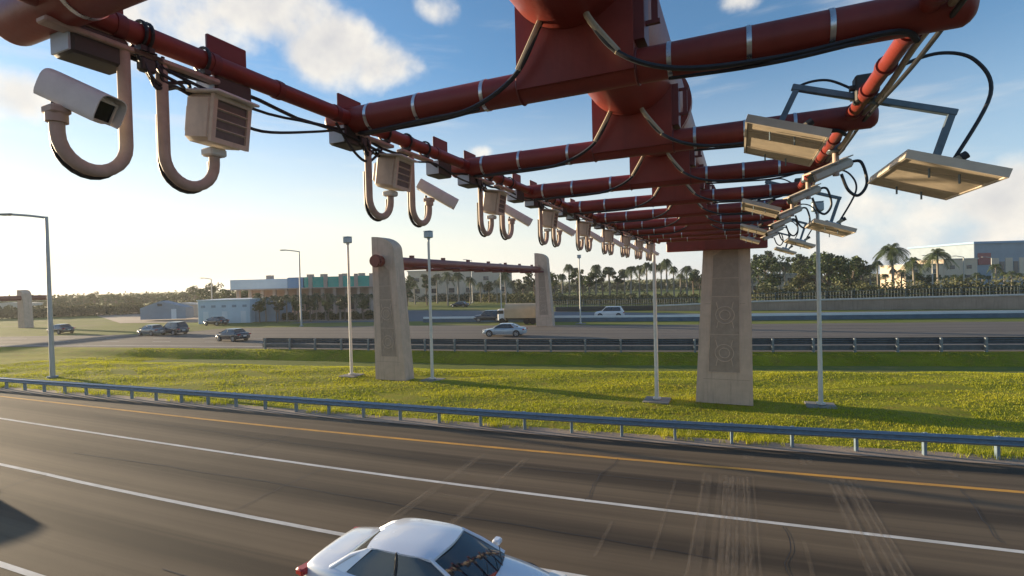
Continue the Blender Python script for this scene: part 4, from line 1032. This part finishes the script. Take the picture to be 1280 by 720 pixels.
# ------------------------------------------------------------------ vegetation
def leaves(mb, c, rad, n, size, rnd, flat=.75):
    for _ in range(n):
        while True:
            v = Vector((rnd.uniform(-1, 1), rnd.uniform(-1, 1), rnd.uniform(-1, 1)))
            if .25 < v.length < 1: break
        v = v*(v.length**-.35); p = c+Vector((v.x*rad, v.y*rad, v.z*rad*flat))
        nrm = Vector((rnd.gauss(0, 1), rnd.gauss(0, 1), rnd.gauss(0, 1))).normalized(); u = nrm.orthogonal().normalized(); w = nrm.cross(u)
        a = size*rnd.uniform(.6, 1.3); b = a*rnd.uniform(.45, .8)
        mb.add([p-u*a, p-w*b, p+u*a, p+w*b], [(0, 1, 2, 3)])
def tree_meshes(seed, leafm, h=10., cr=3.6, trunk_h=3.0, clumps=17, per=95, size=.30):
    rnd = random.Random(seed); tr = MB(); cr_ = MB(); top = trunk_h
    tr.tube(bez([(0, 0, 0), (rnd.uniform(-.2, .2), rnd.uniform(-.2, .2), top*.6), (rnd.uniform(-.4, .4), rnd.uniform(-.3, .3), h*.62)], 5), [.24-.012*i for i in range(11)], 8)
    for i in range(clumps):
        a = rnd.uniform(0, 6.283); f = rnd.random(); z = lerp(top, h-1.0, f**.85)
        rr = cr*math.sqrt(max(.05, 1-((z-(top+h)/2)/((h-top)/2+.6))**2))*rnd.uniform(.25, .86)
        c = Vector((math.cos(a)*rr, math.sin(a)*rr, z)); rd = rnd.uniform(.75, 1.5)*cr/3.4
        leaves(cr_, c, rd, per, size, rnd)
        if i % 2 == 0: tr.tube(bez([(0, 0, top*.75+f), tuple(c*.5+Vector((0, 0, top*.4))), tuple(c)], 3), [.09, .08, .07, .06, .05, .04, .03], 5)
    return tr, cr_
def palm_meshes(seed, h=8., fr=2.6, nf=20):
    rnd = random.Random(seed); tr = MB(); cr_ = MB(); b = (rnd.uniform(-.4, .4), rnd.uniform(-.3, .3))
    tr.tube(bez([(0, 0, 0), (b[0]*.3, b[1]*.3, h*.5), (b[0], b[1], h)], 5), [.27-.01*i for i in range(11)], 8)
    tp = Vector((b[0], b[1], h))
    for k in range(nf):
        a = k*2.4+rnd.uniform(-.2, .2); el = rnd.uniform(-.35, 1.25); d = Vector((math.cos(a), math.sin(a), 0)); L_ = fr*rnd.uniform(.8, 1.1); pts = []
        for i in range(8):
            s = i/7; pts.append(tp+d*(L_*s*math.cos(el)*(1-.12*s))+Vector((0, 0, L_*s*math.sin(el)-L_*.75*s*s)))
        for i in range(7):
            p, q = pts[i], pts[i+1]; w = .85*fr/2.6*math.sin(math.pi*min(.97, (i+.7)/8))+.08; side = (q-p).cross(Vector((0, 0, 1)))
            side = side.normalized() if side.length > 1e-4 else Vector((1, 0, 0))
            for sgn in (-1, 1):
                for j in range(3):
                    m_ = p.lerp(q, (j+.1)/3); e = p.lerp(q, (j+.85)/3); tip = m_+side*sgn*w+(q-p)*.55+Vector((0, 0, -w*.55))
                    cr_.add([m_, e, tip], [(0, 1, 2)])
        cr_.tube(pts, .03, 4, False)
    return tr, cr_
protos = {}
def proto(kind, key, meshes, barkm, leafm):
    tr, cr_ = meshes; t = thing('%s' % kind, '', 'tree', (0, 0, -50)); tr.build('trunk', barkm, t, fix=False); cr_.build('crown', leafm, t, smooth=False, fix=False); protos[key] = t
for i, lm in enumerate(('leaf', 'leaf_olive', 'leaf_dark', 'leaf')): proto('broadleaf_tree', 'b%d' % i, tree_meshes(11+i, lm, h=10, cr=(3.6, 3.2, 3.9, 2.9)[i], trunk_h=(2.8, 2.2, 3.2, 2.4)[i]), 'bark', lm)
proto('palm_tree', 'p0', palm_meshes(5, 8.2, 2.7, 22), 'palm_bark', 'palm_leaf'); proto('palm_tree', 'p1', palm_meshes(9, 7.2, 2.4, 18), 'palm_bark', 'palm_leaf')
proto('palm_tree', 'p3', palm_meshes(33, 8.6, 2.0, 44), 'palm_bark', 'palm_leaf'); proto('palm_tree', 'p4', palm_meshes(37, 7.8, 2.2, 38), 'palm_bark', 'palm_leaf')
for i in (4, 5): proto('broadleaf_tree', 'b%d' % i, tree_meshes(41+i, 'leaf', h=10, cr=2.5, trunk_h=5.0, clumps=11, per=80), 'bark', ('leaf', 'leaf_dark')[i-4])
proto('palm_tree', 'p2', palm_meshes(21, 9.0, 3.7, 26), 'palm_bark', 'palm_leaf')
unused = set(protos)
kids_map = {}
for c in col.objects:
    if c.parent: kids_map.setdefault(c.parent, []).append(c)
hts = {'p3': 9.9, 'p4': 9.2, 'b4': 10.3, 'b5': 10.3, 'b0': 10.3, 'b1': 10.3, 'b2': 10.3, 'b3': 10.3, 'p0': 9.6, 'p1': 8.5, 'p2': 11.0}
def plant(key, loc, height, label, group, rz=None, wide=1.0):
    src = protos[key]
    if key in unused: unused.discard(key); o = src
    else: o = copy_tree(src, None, kids_map)
    s = height/hts[key]; o.location = loc; o.rotation_euler = (0, 0, random.uniform(0, 6.28) if rz is None else rz); o.scale = (s*wide, s*wide, s)
    tag(o, label, 'palm' if key[0] == 'p' else 'tree', group); return o
random.seed(12)
tops = curve([(-40, 379), (20, 382), (70, 377), (100, 366), (150, 366), (200, 370), (250, 360), (290, 356), (340, 362), (470, 350), (500, 345), (560, 337), (620, 346), (690, 334), (740, 330), (780, 334), (810, 322), (850, 326), (880, 332), (920, 326), (955, 318), (990, 322), (1040, 312), (1085, 322), (1120, 330), (1200, 335), (1300, 330)])
def segment(px):
    if px < 60: return ('hazy low tree at the left edge of the far tree line', 'trees at the far left edge')
    if px < 245: return ('bushy tree in the far line left of the low white building', 'trees left of the low white building')
    if px < 480: return ('dark tree rising behind the low white and teal roofed buildings', 'trees behind the plaza building')
    if px < 700: return ('green tree in the line behind the second gantry pipe', 'trees behind the second gantry')
    if px < 875: return ('tall green tree behind the mesh fence left of the near pier', 'trees left of the near pier')
    return ('tree behind the ramp wall right of the near pier', 'trees right of the near pier')
px = -45
while px < 1300:
    d = random.uniform(165, 215) if px < 260 else random.uniform(135, 158)
    if 285 < px < 470: d = random.uniform(122, 130)
    ty = tops(px, 8)+(random.uniform(-1.5, 6) if px > 285 else random.uniform(-8, 3))
    q = P(px, ty, d); hgt = max(4.0, q.z)*random.uniform(.85, 1.08); lb, gr = segment(px)
    key = 'b%d' % random.randrange(4)
    if px > 480: key = random.choice(('p3', 'p4', 'p3', 'p4', 'p0', 'b4', 'b5', 'b3')); hgt *= random.uniform(.95, 1.16)
    if 1100 < px: hgt *= .8
    if key[0] == 'p': lb = 'slender palm standing among the trees, '+('behind the second gantry pipe' if px < 700 else 'left of the near pier' if px < 875 else 'right of the near pier'); gr = gr.replace('trees', 'palms')
    plant(key, (q.x, q.y, 0), hgt, lb, gr, wide=random.uniform(.85, 1.15)*(1.25 if hgt < 7 else 1))
    px += random.uniform(9, 15) if px < 680 else random.uniform(6.5, 11)
# nearer picked-out trees on the right
for key, px, ty, d, lb in (('b2', 958, 318, 112, 'dark round headed tree right beside the near pier top'), ('b0', 1035, 312, 116, 'broad green tree just right of the pole under the antennas'),
                           ('b3', 1062, 316, 118, 'slimmer green tree right of the broad one near the antenna pole'), ('p2', 1116, 298, 115, 'tallest palm against the clouds, left of the cream buildings'),
                           ('p2', 1172, 305, 118, 'tall palm in front of the cream buildings near the store'), ('p0', 1142, 318, 122, 'short palm between the two tall palms'), ('p1', 1245, 326, 125, 'short palm before the blue grey store'),
                           ('p1', 905+25, 330, 118, 'small palm half hidden by the near pier'), ('b1', 1000, 326, 120, 'olive tree behind the pole under the antenna panels')):
    q = P(px, ty, d); plant(key, (q.x, q.y, 0), q.z, lb, None)
# palms in front of the plaza building
for i in range(16):
    px = 322+i*9.3+random.uniform(-2, 2); q = P(px, 366+random.uniform(-3, 5), random.uniform(90, 97))
    plant('p1' if i % 2 else 'p0', (q.x, q.y, 0), max(5, q.z), 'short palm in the row before the teal roofed building', 'palms before the plaza building')
for i in range(7):
    px = 327+i*21+random.uniform(-4, 4); q = P(px, 372+random.uniform(-3, 4), random.uniform(88, 92))
    plant('b5' if i % 2 else 'b4', (q.x, q.y, 0), max(4.2, q.z), 'small leafy tree in the row before the teal roofed building', 'small trees before the plaza building', wide=1.3)
# clipped hedges and scrub
def hedge(name, label, pts, w, h, m, n, size, cat='hedge', kind=None):
    rnd = random.Random(len(pts)*7+int(h*10)); mb = MB(); o0 = Vector((pts[0][0], pts[0][1], 0)); tot = sum((Vector(b)-Vector(a)).length for a, b in zip(pts, pts[1:]))
    for a, b in zip(pts, pts[1:]):
        a, b = Vector(a), Vector(b); d = b-a; nn = int(n*d.length/tot); s = Vector((-d.y, d.x)).normalized()
        for _ in range(nn):
            f = rnd.random(); c = a+d*f; hh = h*(.72+.28*math.sin(f*d.length*.9+c.x)*math.sin(f*d.length*.37+1)+.12*rnd.random())
            z = hh*rnd.random()**.6; o_ = rnd.uniform(-w/2, w/2); p = Vector((c.x+s.x*o_, c.y+s.y*o_, z))-o0
            nr = Vector((rnd.gauss(0, 1), rnd.gauss(0, 1), rnd.gauss(0, 1))).normalized(); u = nr.orthogonal().normalized(); v = nr.cross(u); k = size*rnd.uniform(.6, 1.3)
            mb.add([p-u*k, p-v*k*.7, p+u*k, p+v*k*.7], [(0, 1, 2, 3)])
    o = mb.build(name, m, None, smooth=False, fix=False); o.location = o0; tag(o, label, cat, kind=kind); return o
g2d = lambda px, py: (G(px, py).x, G(px, py).y)
hedge('clipped_hedge', 'low dark hedge along the foot of the plaza building palms', [g2d(318, 400.5), g2d(400, 399.5), g2d(470, 399)], 1.6, 1.5, 'hedge_leaf', 9000, .16)
hedge('scrub', 'mixed scrub and bushes under the trees left of the near pier', [g2d(500, 377), g2d(600, 376), g2d(690, 380), g2d(790, 380), g2d(872, 379)], 9, 2.6, 'scrub', 15000, .26, 'scrub', 'stuff')
hedge('scrub', 'mixed scrub and bushes behind the ramp wall on the right', [(0, 112), (25, 114), (50, 117), (85, 121)], 8, 4.6, 'scrub', 15000, .26, 'scrub', 'stuff')
hedge('scrub', 'hazy scrub before the tree line on the left', [g2d(-60, 400), g2d(60, 396), g2d(170, 392), g2d(245, 388)], 10, 3.0, 'scrub', 15000, .30, 'scrub', 'stuff')
hedge('scrub', 'distant band of foliage closing the view behind all trees', [tuple(P(px, 375, 235).xy) for px in (-80, 100, 300, 500, 700, 900, 1100, 1400)], 14, 5.2, 'leaf_olive', 26000, .6, 'scrub', 'stuff')
# far parked cars and sheds at left read as a few small things
for px, py, d, w, h, m_, lb in ((232, 385, 118, 9, 2.6, 'wall_cream', 'tan low wall block between trailer and low white building'), (20, 386, 160, 14, 3.0, 'pale_concrete', 'pale low shed behind the far left pier')):
    q = P(px, py, d); t = thing('shed', lb, 'shed', (q.x, q.y, 0), R(24)); MB().box((0, 0, h/2), (w, 3, h), bev=.04).build('wall', m_, t)
    MB().prism([(-w/2-.2, h), (w/2+.2, h), (w/2+.2, h+.15), (0, h+.6), (-w/2-.2, h+.15)], -1.7, 1.7).build('roof', 'pale_concrete', t, smooth=False)
    MB().box((w*.2, -1.52, h*.42), (1.0, .06, h*.8)).build('door', 'window_dark', t)
for k_ in unused: pass

# ------------------------------------------------------------------ haze
hm = bpy.data.materials.new('haze'); hm.use_nodes = True; nt = hm.node_tree; nt.nodes.remove(nt.nodes['Principled BSDF'])
pv = nt.nodes.new('ShaderNodeVolumePrincipled'); pv.inputs['Color'].default_value = (.92, .93, .95, 1); pv.inputs['Density'].default_value = .00030; pv.inputs['Anisotropy'].default_value = .35
nt.links.new(pv.outputs[0], nt.nodes['Material Output'].inputs['Volume']); MATS['haze'] = hm
hz = MB().box((0, 0, 9.5), (3000, 3000, 24)).build('haze', 'haze', smooth=False); hz['kind'] = 'stuff'
hz['label'] = 'thin pale evening haze in the air over the roads'
